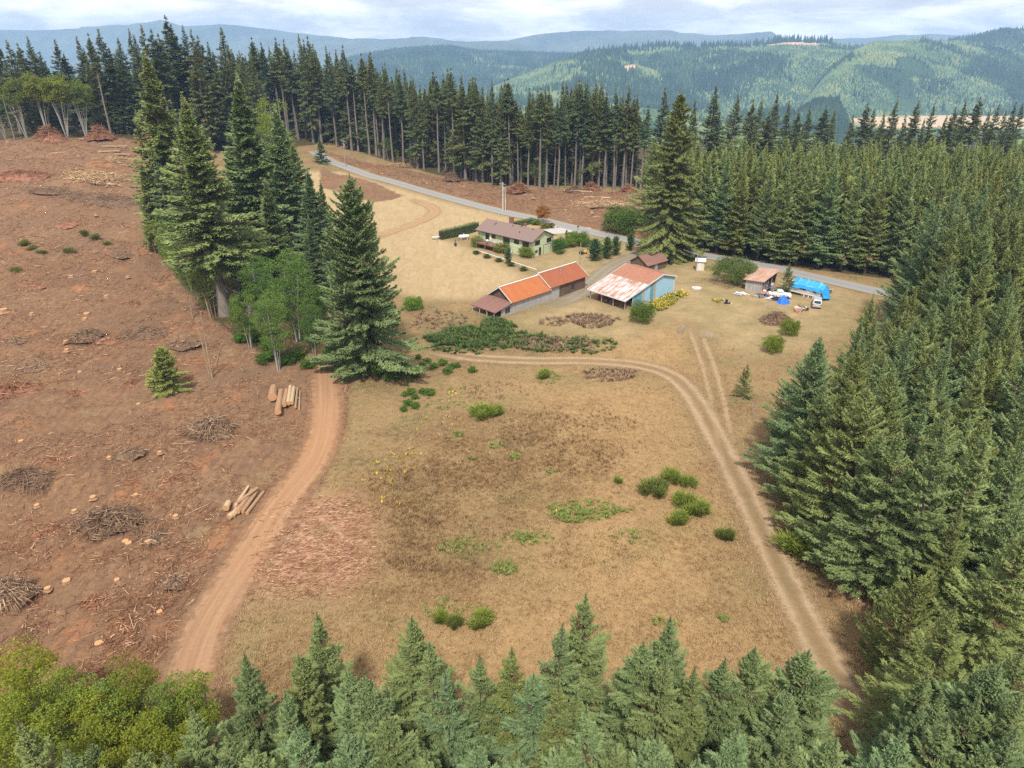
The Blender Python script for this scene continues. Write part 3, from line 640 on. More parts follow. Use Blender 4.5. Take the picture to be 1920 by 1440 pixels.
def ridge(name, crest, depth, label, mat, foot=-155, fold=.22, ncol=160, nrow=40, back=.35, trees=0, th=(16, 26), tans=(), young=.5, seed=0, jag=.012):
    us = np.linspace(crest[0][0], crest[-1][0], ncol)
    cv = np.interp(us, [c[0] for c in crest], [c[1] for c in crest]); cd = np.interp(us, [c[0] for c in crest], [c[2] for c in crest])
    s = np.linspace(0, 1 + back, nrow)
    A, Sg = np.meshgrid(us, s); Dc = np.broadcast_to(cd, A.shape); Vc = np.broadcast_to(cv, A.shape)
    b = (720 - Vc) / F; sl = (-SP + b * CP) / (CP + b * SP); ax = ((A - 960) / F) / (CP + b * SP)
    zt = CAMH + Dc * sl - (np.mean(th) * .8 if trees else 0)
    Y = Dc + (Sg - 1) * depth; X = ax * Y
    t = np.where(Sg <= 1, np.sin(np.clip(Sg, 0, 1) * np.pi / 2) ** 1.15, 1 - ((Sg - 1) / back) ** 1.5 * .8)
    hh = zt - foot
    fo = ((vn(X / (depth * .30), Y / (depth * .5), 11 + seed) - .5) + .5 * (vn(X / (depth * .12), Y / (depth * .2), 12 + seed) - .5)) * fold * 2 * np.sin(np.clip(Sg, 0, 1) * np.pi)
    jg = (vn(X / (depth * .08), X * 0 + seed, 14) - .5) * jag * 2 * np.clip(Sg, 0, 1) * np.abs(hh)
    Z = foot + hh * np.clip(t + fo, -.02, 1.02) + jg
    u, v = proj(X, Y, Z)
    tan = np.zeros(X.shape)
    for P in tans: tan = np.maximum(tan, ss(.5 - poly_sd(P, u, v) / 5))
    idx = np.arange(nrow * ncol).reshape(nrow, ncol)
    q = np.stack([idx[:-1, :-1], idx[:-1, 1:], idx[1:, 1:], idx[1:, :-1]], -1).reshape(-1, 4)
    me = np_mesh(name, np.stack([X, Y, Z], -1).reshape(-1, 3), [q], mats=[M[mat]], smooth=True)
    a = me.attributes.new('tan', 'FLOAT', 'POINT'); a.data.foreach_set('value', np.ascontiguousarray(tan.ravel(), np.float32))
    tag(obj(name, me), label, None, None, 'structure')
    if trees:
        rg = np.random.default_rng(seed + 5); fi = rg.random(trees) * (ncol - 1.001); fj = (rg.random(trees) ** .8) * ((nrow - 1) / (1 + back) * 1.06)
        i = fi.astype(int); j = fj.astype(int); fx = fi - i; fy = fj - j
        def bl(Q): return (Q[j, i] * (1 - fx) + Q[j, i + 1] * fx) * (1 - fy) + (Q[j + 1, i] * (1 - fx) + Q[j + 1, i + 1] * fx) * fy
        x, y, z, tn = bl(X), bl(Y), bl(Z), bl(tan)
        yo = vn(x / 420, y / 420, 21 + seed) * .6 + vn(x / 150, y / 150, 22) * .4
        yg = yo + rg.normal(0, .055, trees) + (vn(x / 45, y / 45, 27) - .5) * .16 > young; crestrow = fj > (nrow - 1) / (1 + back) * .97
        keep = (tn < .3) & ~((vn(x / 110, y / 110, 23) > .78) & yg)
        H = np.where(yg, th[0] * .55, th[0] + (th[1] - th[0]) * rg.random(trees)) * (.8 + .4 * rg.random(trees))
        ti = np.clip(np.where(yg, .72, .25) + rg.normal(0, .10, trees) + (vn(x / 60, y / 60, 24) - .5) * .4 + np.where(rg.random(trees) < .02, .3, 0), 0, 1)
        FAR_T.append((x[keep], y[keep], z[keep], H[keep], (H * np.where(yg, .34, .2))[keep], ti[keep]))
        if seed == 1:
            n = 420; fi = (.20 + .36 * rg.random(n)) * (ncol - 1); i = fi.astype(int); j = np.full(n, int((nrow - 1) / (1 + back))) - rg.integers(0, 5, n)
            x, y, z = X[j, i] + rg.normal(0, 6, n), Y[j, i], Z[j, i]; H = rg.uniform(16, 36, n); FAR_T.append((x, y, z, H, H * .2, rg.uniform(0, .25, n)))
FIELDS = [[(1425, 86), (1460, 76), (1500, 73), (1545, 79), (1530, 85), (1470, 84)], [(1592, 78), (1632, 75), (1636, 82), (1600, 85)], [(1605, 128), (1622, 116), (1638, 122), (1634, 133), (1612, 133)], [(1330, 79), (1360, 76), (1366, 86), (1340, 86)], [(1165, 125), (1190, 120), (1196, 134), (1170, 136)]]
ridge('hill', [(820, 205, 2500), (880, 178, 2650), (960, 142, 2800), (1000, 126, 2900), (1040, 110, 3000), (1100, 96, 3100), (1150, 88, 3200), (1240, 80, 3300), (1300, 82, 3300), (1400, 80, 3400), (1440, 74, 3400), (1500, 70, 3450), (1560, 72, 3450), (1600, 80, 3400), (1700, 95, 3300), (2150, 120, 3200)], 1050, 'broad wooded hill with tan clearings and a farm along its crest', 'hill', trees=42000, tans=FIELDS, seed=1, young=.47, ncol=240, nrow=70, fold=.3)
ridge('hill', [(1470, 235, 2250), (1510, 185, 2400), (1550, 132, 2600), (1590, 95, 2750), (1640, 76, 2850), (1700, 69, 2900), (1760, 71, 2950), (1850, 84, 2950), (1920, 97, 2950), (2100, 130, 2900)], 700, 'rounded bright green young-forest hill in front of the ridge', 'hill', trees=24000, seed=2, young=.34, th=(14, 20), nrow=60, fold=.14)
ridge('hill', [(1600, 96, 3700), (1740, 78, 3700), (1830, 66, 3700), (1880, 57, 3700), (1920, 52, 3700), (2150, 30, 3700)], 900, 'green wooded hill rising highest at the edge of the view', 'hill', trees=16000, seed=3, young=.42, fold=.15)
ridge('hill', [(560, 150, 3900), (640, 112, 4000), (680, 102, 4100), (740, 92, 4200), (800, 87, 4300), (850, 88, 4300), (900, 96, 4300), (980, 98, 4400), (1080, 101, 4400), (1160, 112, 4200)], 1300, 'dark blue-green forested hill beyond the timber row', 'hill', trees=30000, seed=4, young=.72, th=(20, 30), nrow=60)
ridge('hill', [(420, 190, 2500), (600, 190, 2500), (760, 205, 2400), (900, 190, 2300), (1000, 185, 2200), (1150, 190, 2100), (1350, 215, 1900), (1480, 200, 1900), (1590, 240, 1900)], 700, 'low pale green plantation slope in the valley', 'hill', trees=30000, seed=5, young=.3, th=(14, 22), nrow=50, fold=.3)
ridge('hill', [(1480, 235, 1750), (1500, 205, 1750), (1530, 188, 1780), (1570, 186, 1780), (1588, 215, 1700), (1600, 250, 1650)], 260, 'dark timber knoll above the tan valley field', 'hill', trees=3500, seed=6, young=.95, th=(18, 26), foot=-150)
ridge('mountain', [(560, 95, 5200), (640, 92, 5200), (700, 90, 5200), (860, 87, 5300), (885, 79, 5300), (960, 77, 5300), (985, 86, 5300), (1040, 96, 5300), (1180, 100, 5300)], 700, 'blue flat-topped ridge behind the dark hill', 'mountain', seed=7)
ridge('mountain', [(400, 100, 5800), (640, 72, 5800), (700, 74, 5800), (790, 70, 5800), (860, 77, 5800), (940, 80, 5800), (1010, 92, 5800)], 600, 'pale blue ridge low on the horizon', 'mountain', seed=8)
ridge('mountain', [(900, 95, 6300), (950, 76, 6300), (1000, 66, 6300), (1050, 60, 6350), (1100, 57, 6350), (1180, 58, 6350), (1250, 56, 6350), (1280, 62, 6350), (1330, 66, 6350), (1400, 63, 6300), (1445, 61, 6300), (1470, 74, 6300), (1600, 92, 6300)], 800, 'long blue mountain under the bright cloud', 'mountain', seed=9)
ridge('mountain', [(-300, 66, 6600), (0, 58, 6600), (110, 56, 6600), (200, 50, 6600), (265, 46, 6600), (300, 40, 6600), (340, 49, 6600), (420, 46, 6600), (450, 47, 6600), (520, 57, 6600), (600, 66, 6600), (760, 84, 6600)], 800, 'hazy blue mountain range behind the ridge-top wood', 'mountain', seed=10)
ridge('mountain', [(1380, 84, 6600), (1500, 76, 6600), (1640, 70, 6600), (1740, 64, 6600), (1800, 67, 6600), (2200, 72, 6600)], 800, 'faint blue ridge peeping between the green hills', 'mountain', seed=13)
def far_trees():
    rg = np.random.default_rng(77)
    # valley floor woods
    n = 26000; x = rg.uniform(-1700, 1900, n); y = rg.uniform(470, 2500, n); z = h(x, y)
    yo = vn(x / 260, y / 260, 31); fld = (x > 860) & (y > 1850) & (y < 2400); keep = ~fld & (yo > .22)
    H = np.where(yo > .5, 11, 24) * (.75 + .5 * rg.random(n)); ti = np.clip(np.where(yo > .5, .7, .25) + rg.normal(0, .1, n), 0, 1)
    FAR_T.append((x[keep], y[keep], z[keep], H[keep], (H * np.where(yo > .5, .34, .2))[keep], ti[keep]))
    x, y, z, H, r, ti = (np.concatenate([a[k] for a in FAR_T]) for k in range(6))
    n = len(x); V = [np.stack([x, y, z + H], 1)]; a0 = rg.random(n) * 6.28
    for j in range(5):
        rr = r * (.8 + .4 * rg.random(n)); V.append(np.stack([x + rr * np.cos(a0 + j * 1.2566), y + rr * np.sin(a0 + j * 1.2566), z - 1.0 + H * .12 * rg.random(n)], 1))
    V = np.stack(V, 1).reshape(-1, 3); b = (np.arange(n) * 6)[:, None]
    Fc = np.concatenate([b + np.array([[0, 1 + j, 1 + (j + 1) % 5]]) for j in range(5)], 1).reshape(-1, 3)
    me = np_mesh('far_forest', V, [Fc], np.repeat(ti, 5), [M['fartree']])
    tag(obj('far_forest', me), 'mass of distant conifers covering the valley and hills', 'forest', None, 'stuff')
far_trees()
# ------------------------------------------------------------------ haze
def build_haze():
    mb = MB().box(-6200, -300, -175, 6200, 7300, 224)
    m = bpy.data.materials.new('pale_air'); m.use_nodes = True; n = m.node_tree.nodes; l = m.node_tree.links
    for q in list(n):
        if q.type == 'BSDF_PRINCIPLED': n.remove(q)
    v = n.new('ShaderNodeVolumePrincipled'); v.inputs['Color'].default_value = (.40, .62, 1.0, 1); v.inputs['Density'].default_value = 1.25e-4
    l.new(v.outputs[0], n['Material Output'].inputs['Volume'])
    tag(mb.build('haze', m), 'thin blue air between here and the mountains', 'haze', None, 'stuff')
build_haze()
# ------------------------------------------------------------------ woods near the farm
def jitter_fill(P, sp, seed, jit=.3):
    P = np.array(P); rg = np.random.default_rng(seed); pts = []
    y = P[:, 1].min(); k = 0
    while y < P[:, 1].max():
        x = P[:, 0].min() + (k % 2) * sp / 2
        while x < P[:, 0].max():
            pts.append((x + rg.uniform(-jit, jit) * sp, y + rg.uniform(-jit, jit) * sp)); x += sp
        y += sp * .87; k += 1
    a = np.array(pts); return a[poly_sd(P, a[:, 0], a[:, 1]) < 0]
def in_view(x, y, z0, z1, pad=60):
    for z in (z0, (z0 + z1) / 2, z1):
        u, v = proj(x, y, z)
        if -pad < u < 1920 + pad and -pad < v < 1440 + pad: return True
    return False
rg = random.Random(11)
# young firs along the bottom of the view: (u, v of the tip, height of the tip)
FRONT = [(447, 1225, 12.5), (590, 1142, 13.5), (556, 1228, 13), (520, 1290, 12), (655, 1248, 12), (684, 1252, 12.5), (765, 1152, 13.5), (812, 1190, 13.2), (839, 1256, 12.3), (897, 1220, 12.4), (953, 1213, 12.8), (1004, 1262, 12), (1042, 1162, 13.4), (1094, 1104, 14.2), (1048, 1272, 13), (1072, 1292, 12.6), (1203, 1192, 12.6), (1262, 1142, 13.8), (1250, 1232, 13.2), (1298, 1250, 12), (1355, 1232, 12), (1425, 1216, 12.6), (1518, 1208, 13), (1478, 1290, 11.5), (728, 1330, 12.5), (900, 1396, 13), (985, 1414, 12.5), (1112, 1316, 12.8), (1240, 1375, 13), (640, 1370, 13), (1380, 1352, 13), (1565, 1372, 12), (1700, 1372, 13.5), (1790, 1134, 15), (1850, 1242, 14), (1788, 1352, 13.5), (1905, 1290, 14.5), (1920, 1215, 14), (560, 1352, 12.5), (415, 1362, 12), (360, 1318, 11.5), (475, 1392, 12.5), (800, 1405, 12.5), (1165, 1405, 12.5), (1040, 1392, 13), (1320, 1412, 12.5), (1470, 1405, 12.5), (1640, 1420, 12.5), (1855, 1395, 13.5), (720, 1440, 13), (235, 1402, 13.5), (115, 1385, 14), (40, 1345, 14.5), (300, 1420, 13.5), (1762, 1296, 13), (1828, 1292, 13.5), (1884, 1244, 14.5), (1735, 1330, 12), (1900, 1350, 13.5), (1745, 1250, 12.5)]
FRONT.sort()
for i, (u, v, zt) in enumerate(FRONT):
    x, y = G(u, v, zt); H = zt - hf(x, y)
    c, k = tone(rg, .62 if v > 1150 else .5, 1.0)
    plant(f'young{rg.randrange(6)}', 'young_fir', x, y, H, f'{hue(k)} young fir, {ordinal(i + 1)} tip from the left along the bottom edge', 'fir tree', 'young firs along the bottom edge', c, fat=rg.uniform(1.2, 1.55), tilt=.03)
for q in range(46):
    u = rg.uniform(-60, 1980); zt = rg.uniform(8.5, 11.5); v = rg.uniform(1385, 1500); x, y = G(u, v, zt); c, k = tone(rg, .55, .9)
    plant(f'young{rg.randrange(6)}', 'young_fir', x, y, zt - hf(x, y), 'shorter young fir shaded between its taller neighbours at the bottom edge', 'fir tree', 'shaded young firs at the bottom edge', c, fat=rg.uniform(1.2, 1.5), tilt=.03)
MAPLE = [(22, 1212, 10.5), (85, 1246, 10), (130, 1268, 9.5), (192, 1252, 10), (228, 1246, 10.2), (290, 1262, 9.8), (346, 1252, 9.6), (60, 1320, 10), (165, 1335, 9.6), (262, 1338, 9.8), (330, 1345, 9.4), (110, 1400, 10), (210, 1385, 9.8), (-20, 1300, 10.5), (160, 1290, 9.2)]
MAPLE.sort()
for i, (u, v, zt) in enumerate(MAPLE):
    x, y = G(u, v, zt); yl = rg.random()
    zt -= .7; br_ = rg.uniform(.75, 1.4); c = (br_ * (.9 + .75 * yl), br_ * (1.0 + .3 * yl), br_ * (.8 - .4 * yl))
    plant(f'maple{rg.randrange(3)}', 'maple_tree', x, y, zt - hf(x, y), f'{"yellowing" if yl > .5 else "yellow-green"} leafy tree, {ordinal(i + 1)} from the left in the bottom corner thicket', 'leafy tree', 'leafy trees in the bottom corner', c, fat=rg.uniform(.95, 1.15))
# plantation on the right of the meadow
PA = jitter_fill(A_POLY, 4.7, 3, .28)
edge_pts = [G(1497, 845), G(1488, 868), G(1482, 900), G(1500, 945), G(1524, 990), G(1552, 1030), G(1584, 1072), G(1612, 1105)]
pts = [(x, y) for x, y in PA if min(math.hypot(x - a, y - b) for a, b in edge_pts) > 2.6] + edge_pts
pts.sort(key=lambda q: math.hypot(q[0], q[1])); na = 0
for x, y in pts:
    H = 19.5 + rg.uniform(-2.2, 1.8) + (5.0 if (y > 104 and x > 66) else 0)
    if y < 52: H -= 4
    if not in_view(x, y, 3, H, 70): continue
    c, k = tone(rg, .46, 1.08); edge = (x, y) in edge_pts
    if edge:
        lab = f'{hue(k)} plantation fir bushy to the ground, {ordinal(edge_pts.index((x, y)) + 1)} along the meadow edge from the van'
        plant(f'plant{rg.randrange(8)}', 'plantation_fir', x, y, H - 1, lab, 'fir tree', 'plantation firs along the meadow edge', c, fat=1.2, tilt=.015)
    else:
        plant(f'plant{rg.randrange(8)}', 'plantation_fir', x, y, H, 'dense fir in the packed plantation between the farm track and the road', 'fir tree', 'firs packed in the near plantation', c, fat=rg.uniform(1.0, 1.25), tilt=.015)
    na += 1
# plantation across the road
PB = jitter_fill(B_POLY, 4.5, 4, .3)
frontB = [(float(a[0]), float(a[1])) for a in catmull([(50, 187), (62, 175.5), (84, 164), (108, 152.5), (128, 147)], 4.6)]
frontB = frontB[::1]; nb_ = 0
PBl = [(x, y) for x, y in PB if min(math.hypot(x - a, y - b) for a, b in frontB) > 3.4]
for i, (x, y) in enumerate(frontB + PBl):
    isf = i < len(frontB); H = 24.5 + rg.uniform(-2.0, 1.6) - (0.6 if isf else 0)
    if not in_view(x, y, 4, H, 60): continue
    c, k = tone(rg, .36, 1.35)
    kd = f'block{rg.randrange(4)}' if (isf or y < 200) else f'plant{rg.randrange(8)}'
    lab = f'{hue(k)} roadside fir on a short stem, {ordinal(i + 1)} along from the huge dark conifer' if isf else 'fir with light green tip in the closed canopy across the road'
    plant(kd, 'roadside_fir', x, y, H, lab, 'fir tree', 'firs lining the far side of the road' if isf else 'firs of the canopy across the road', c, fat=rg.uniform(1.05, 1.3), tilt=.012); nb_ += 1
# dark older trees behind that canopy
BACK = [(1247, 163), (1305, 184), (1343, 158), (1382, 172), (1412, 186), (1427, 184), (1460, 170), (1484, 188), (1500, 205), (1520, 198), (1553, 196), (1568, 202), (1600, 215), (1626, 192), (1642, 202), (1657, 208), (1684, 186), (1700, 215), (1722, 187), (1753, 193), (1773, 215), (1790, 200), (1815, 188), (1840, 181), (1856, 205), (1871, 194), (1888, 205), (1904, 190), (1919, 193), (1660, 225), (1350, 205), (1445, 210), (1735, 222), (1810, 222)]
BACK.sort()
for i, (u, v) in enumerate(BACK):
    y = rg.uniform(262, 296); 
    for _ in range(3):
        a = (u - 960) / F; zt = zat(v, 0, y); dep = y * CP - (zt - CAMH) * SP; x = a * dep
    c, k = tone(rg, .4, .9)
    plant(rg.choice(['skirted0', 'skirted1', 'skirted2', 'skirted3', 'timber2', 'timber5']), 'ridge_fir', x, y, zt - hf(x, y), f'dark older fir with pointed crown, {ordinal(i + 1)} from the left behind the young canopy', 'fir tree', 'older firs behind the canopy across the road', c, fat=rg.uniform(1.25, 1.6), tilt=.02)
# the timber row across the road: base pixel, tip row
ROW = [(455, 232, 92), (478, 240, 100), (497, 246, 70), (513, 250, 78), (540, 256, 70), (560, 262, 72), (588, 268, 62), (603, 270, 82), (632, 276, 86), (660, 283, 84), (672, 285, 112), (693, 290, 100), (706, 292, 97), (720, 300, 135), (737, 303, 118), (757, 307, 130), (783, 316, 142), (795, 318, 155), (823, 323, 142), (852, 331, 126), (873, 336, 138), (893, 340, 145), (905, 343, 158), (923, 347, 147), (940, 349, 165), (957, 348, 146), (990, 352, 179), (1012, 354, 164), (1024, 354, 162), (1046, 355, 180), (1077, 351, 148), (1090, 352, 148), (1110, 352, 148), (1122, 354, 152), (1133, 354, 172), (1150, 355, 165), (1167, 356, 158), (1182, 356, 176), (1200, 358, 196)]
rowpos = []
for i, (u, vb, vt) in enumerate(ROW):
    x, y = G(u, vb); H = zat(vt, x, y) - hf(x, y); rowpos.append((x, y, H))
    c, k = tone(rg, .45, .95)
    kd = rg.choice(['timber0', 'timber1', 'timber3', 'timber4', 'timber6', 'timber2', 'timber5', 'timber5', 'skirted3', 'skirted1'])
    look = 'green nearly to the ground' if 'skirted' in kd else 'with long bare trunk'
    plant(kd, 'tall_fir', x, y, H, f'tall {hue(k)} fir {look}, {ordinal(i + 1)} from the left in the row', 'fir tree', 'tall firs of the timber row', c, fat=rg.uniform(.9, 1.35), tilt=.03)
for q in range(44):
    i = rg.randrange(len(rowpos) - 1); f = rg.random(); (x0, y0, H0), (x1, y1, H1) = rowpos[i], rowpos[i + 1]; d = rg.uniform(1.5, 9); c, k = tone(rg, .45, .92)
    plant(rg.choice(['timber1', 'timber3', 'timber4', 'timber6', 'timber0']), 'tall_fir', x0 + (x1 - x0) * f, y0 + (y1 - y0) * f + d, (H0 + (H1 - H0) * f) * rg.uniform(.85, 1.0), 'slim bare-trunked fir standing just behind the front trunks of the timber row', 'fir tree', 'slim firs just behind the front trunks', c, fat=rg.uniform(.75, 1.1), tilt=.03)
for q in range(150):
    i = rg.randrange(len(rowpos) - 1); f = rg.random(); (x0, y0, H0), (x1, y1, H1) = rowpos[i], rowpos[i + 1]
    d = rg.uniform(5, 38); x = x0 + (x1 - x0) * f + d * .35 * rg.uniform(-1, 1) - d * .1; y = y0 + (y1 - y0) * f + d
    H = (H0 + (H1 - H0) * f) * rg.uniform(.74, .96); c, k = tone(rg, .45, .9)
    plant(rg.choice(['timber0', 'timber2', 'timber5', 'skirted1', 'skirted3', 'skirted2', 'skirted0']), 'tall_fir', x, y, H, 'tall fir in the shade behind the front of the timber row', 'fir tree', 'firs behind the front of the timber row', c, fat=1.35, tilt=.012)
for q in range(34):
    i = rg.randrange(8, len(rowpos) - 1); f = rg.random(); x = rowpos[i][0] + (rowpos[i + 1][0] - rowpos[i][0]) * f; y = rowpos[i][1] + (rowpos[i + 1][1] - rowpos[i][1]) * f + rg.uniform(1, 9)
    plant(rg.choice(['whip', 'alder2', 'whip', 'grandfir']), 'understorey_tree', x, y, rg.uniform(5, 13), 'low tree in the shade between the trunks of the timber row', 'small tree', 'low trees between the timber trunks', rg.choice([(.6, .75, .5), (.9, .85, .4), (.7, .8, .6)]), fat=rg.uniform(.8, 1.2), tilt=.1)
# ridge-top wood behind the clear-cut
WOOD = [(-10, 76), (13, 74), (33, 80), (48, 66), (60, 92), (75, 96), (103, 74), (120, 98), (143, 68), (167, 73), (185, 54), (205, 88), (222, 70), (238, 53), (252, 64), (265, 46), (285, 54), (297, 62), (310, 28), (322, 45), (340, 46), (357, 54), (372, 66), (388, 78), (413, 50), (425, 84), (447, 94), (466, 96)]
for i, (u, v) in enumerate(WOOD):
    y = rg.uniform(296, 322)
    for _ in range(3):
        zt = zat(v, 0, y); x = (u - 960) / F * (y * CP - (zt - CAMH) * SP)
    c, k = tone(rg, .5, .92)
    plant(rg.choice(['skirted0', 'skirted1', 'skirted2', 'skirted3', 'timber5', 'timber2']), 'ridge_fir', x, y, zt - hf(x, y), f'dark pointed fir, {ordinal(i + 1)} tip from the left in the wood topping the clear-cut', 'fir tree', 'firs of the wood topping the clear-cut', c, fat=rg.uniform(1.3, 1.65), tilt=.015)
for q in range(62):
    u = rg.uniform(-20, 470); y = rg.uniform(298, 350); v = rg.uniform(88, 160)
    zt = zat(v, 0, y); x = (u - 960) / F * (y * CP - (zt - CAMH) * SP)
    c, k = tone(rg, .5, .85)
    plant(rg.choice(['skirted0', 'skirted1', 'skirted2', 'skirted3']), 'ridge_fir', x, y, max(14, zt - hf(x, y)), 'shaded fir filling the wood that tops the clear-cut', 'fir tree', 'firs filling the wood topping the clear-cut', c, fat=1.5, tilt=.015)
for i, (u, vb, vt, kd, c) in enumerate([(20, 258, 180, 'vine_maple', (.8, .9, .8)), (60, 258, 146, 'vine_maple', (1.15, 1.05, .6)), (100, 256, 136, 'vine_maple', (1.3, 1.1, .5)), (135, 258, 140, 'vine_maple', (1.25, 1.1, .5)), (170, 256, 150, 'vine_maple', (1.0, 1.0, .6))]):
    x, y = G(u, vb); y -= 3
    plant(kd, 'alder_tree', x, y, zat(vt, x, y) - hf(x, y), ['grey-green', 'yellowing', 'brightest yellow', 'broad yellow-green', 'thin olive'][i] + f' leafy tree on bare pale stems, {ordinal(i + 1)} along the wood edge', 'leafy tree', 'leafy trees at the edge of the ridge-top wood', c, fat=.9)
for i, (u, vb, vt) in enumerate([(210, 258, 62), (28, 262, 120), (590, 258, 160)][:2]):
    x, y = G(u, vb); c, k = tone(rg, .4, 1)
    plant('timber3', 'tall_fir', x, y, zat(vt, x, y) - hf(x, y), ['tall fir with a bare grey trunk standing between the slash piles and wood', 'slim fir with bare trunk beside the yellow leafy trees'][i], 'fir tree', None, c)
# the island of big conifers beside the clear-cut
for (u, vb, vt, kd, fat, cool, br, nm, lab) in [
    (345, 462, 88, 'big0', 1.0, .3, 1.3, 'tall_fir', 'tallest fir of the island beside the clear-cut, slim with light green tip'),
    (423, 590, 172, 'big1', 1.0, .55, 1.15, 'tall_fir', 'great fir with its long bare grey trunk showing at the clear-cut edge'),
    (500, 505, 132, 'big2', 1.0, .5, 1.2, 'tall_fir', 'full green fir with rounded tip behind the great bare-trunked fir'),
    (558, 522, 192, 'big3', .95, .45, 1.15, 'tall_fir', 'dense fir at the road side of the island'),
    (306, 452, 205, 'big4', 1.15, .45, 1.05, 'slim_fir', 'slim open fir with sparse drooping branches at the clear-cut edge of the island'),
    (385, 470, 210, 'big0', 1.1, .5, .95, 'tall_fir', 'fir half hidden behind the great bare-trunked fir'),
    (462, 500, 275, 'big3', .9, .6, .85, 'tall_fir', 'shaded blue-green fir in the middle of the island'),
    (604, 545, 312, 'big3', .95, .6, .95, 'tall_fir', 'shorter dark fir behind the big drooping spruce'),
    (330, 480, 280, 'big4', 1.3, .4, 1.0, 'slim_fir', 'second slim fir behind the sparse one at the clear-cut edge'),
    (690, 690, 318, 'spruce', 1.0, .8, 1.05, 'spruce_tree', 'big blue-green spruce with sweeping branches standing by the dirt road bend'),
    (1248, 487, 163, 'cedar', 1.0, .6, .9, 'spruce_tree', 'huge dark drooping conifer beside the road and the blue shed'),
    (300, 470, 300, 'big3', .8, .4, 1.1, 'tall_fir', 'light green fir at the clear-cut corner of the island'),
    (530, 560, 330, 'big3', .9, .55, .9, 'tall_fir', 'dark fir between the alders and the rounded-tip fir'),
    (480, 470, 215, 'big0', 1.0, .5, .9, 'tall_fir', 'fir behind the rounded-tip fir toward the mown field'),
    (575, 480, 262, 'big2', .9, .4, 1.0, 'tall_fir', 'fir at the far road end of the island'),
    (622, 525, 335, 'big3', .75, .6, 1.0, 'tall_fir', 'narrow fir filling the gap between the island and the big spruce'),
    (600, 585, 400, 'big2', .8, .6, .9, 'tall_fir', 'shaded fir just left of the big spruce'),
    (604, 306, 256, 'grandfir', 1.0, .5, .9, 'small_fir', 'small lone fir at the roadside behind the island')]:
    x, y = G(u, vb); c, k = tone(random.Random(u), cool, br, 0); k
    plant(kd, nm, x, y, zat(vt, x, y) - hf(x, y), lab, 'spruce tree' if 'spruce' in nm else 'fir tree', None, c, fat=fat * (.92 if kd == 'cedar' else 1.12 if kd == 'spruce' else 1.55))
for (u, vb, vt, kd, fat, c, lab) in [
    (522, 694, 545, 'alder0', .9, (.95, 1.15, 1.0), 'alder clump with tall pale bare stems at the head of the dirt road'),
    (470, 655, 545, 'alder1', .85, (1.0, 1.15, .8), 'young alder with leaning branches left of the pale-stemmed clump'),
    (500, 610, 478, 'alder2', 1.1, (.75, 1.0, .85), 'darker rounded alder behind the pale-stemmed clump'),
    (560, 640, 470, 'alder2', 1.1, (.8, 1.02, .8), 'broad alder between the pale-stemmed clump and the spruce'),
    (590, 668, 560, 'alder2', .9, (.7, .95, .75), 'low shaded alder under the edge of the spruce'),
    (448, 625, 560, 'alder2', .8, (.8, 1.0, .7), 'small alder below the great bare-trunked fir'),
    (532, 420, 185, 'alder2', .7, (1.25, 1.25, .7), 'tall light green leafy tree rising among the island firs')]:
    x, y = G(u, vb)
    plant(kd, 'alder_tree', x, y, zat(vt, x, y) - hf(x, y), ' '.join(lab.split()), 'leafy tree', None, c, fat=fat)
for i, (u, v, H, c) in enumerate([(300, 470, 9, (1.1, 1.05, .7)), (318, 500, 8, (1.0, 1.1, .8)), (338, 520, 10, (1.15, 1.1, .7)), (352, 545, 8, (1.0, 1.0, .65)), (372, 560, 9, (.95, 1.1, .8)), (388, 585, 7, (1.1, 1.0, .6)), (330, 480, 12, (.9, 1.1, .8)), (400, 540, 9, (.85, 1.0, .7)), (448, 560, 9, (.8, 1.05, .75)), (560, 580, 11, (.75, 1.0, .75)), (500, 560, 12, (.8, 1.05, .8)), (600, 620, 9, (.75, 1.0, .7))]):
    x, y = G(u, v)
    plant('alder2', 'alder_tree', x, y, H, 'leafy young alder in the tangled understorey of the conifer island', 'leafy tree', 'young alders under the island conifers', c, fat=rg.uniform(.9, 1.2), tilt=.06)
for q in range(26):
    u = rg.uniform(285, 410); vb = 460 + (u - 285) / 125 * 150 + rg.uniform(-35, 8); x, y = G(u, vb)
    c = rg.choice([(1.0, 1.0, .7), (1.2, .95, .6), (.8, .95, .7), (.95, 1.1, .8)])
    plant('whip', 'alder_sapling', x, y, rg.uniform(6, 13), 'thin brown-stemmed sapling along the clear-cut edge of the island', 'sapling', 'thin saplings along the island edge', c, fat=rg.uniform(.8, 1.2), tilt=.08)
for (u, vb, H, kd, fat, cool, br, nm, lab) in [
    (318, 733, 7.6, 'sapling1', 1.0, .05, 1.45, 'hemlock', 'lone bushy yellow-green conifer left standing in the clear-cut'),
    (1393, 744, 5.6, 'sapling0', .95, .3, .9, 'small_fir', 'small lone fir standing right of the farm track bend'),
    (1471, 549, 6.6, 'sapling0', 1.1, .4, .9, 'small_fir', 'small dark fir growing in front of the blue-tarped trailer'),
    (1660, 1285, 12.0, 'pine', 1.0, .1, .8, 'pine_tree', 'dark bushy pine with dead twigs at the foot of the plantation')]:
    x, y = G(u, vb); c, k = tone(random.Random(u), cool, br, 0); k
    plant(kd, nm, x, y, H, lab, 'conifer', None, c, fat=fat)
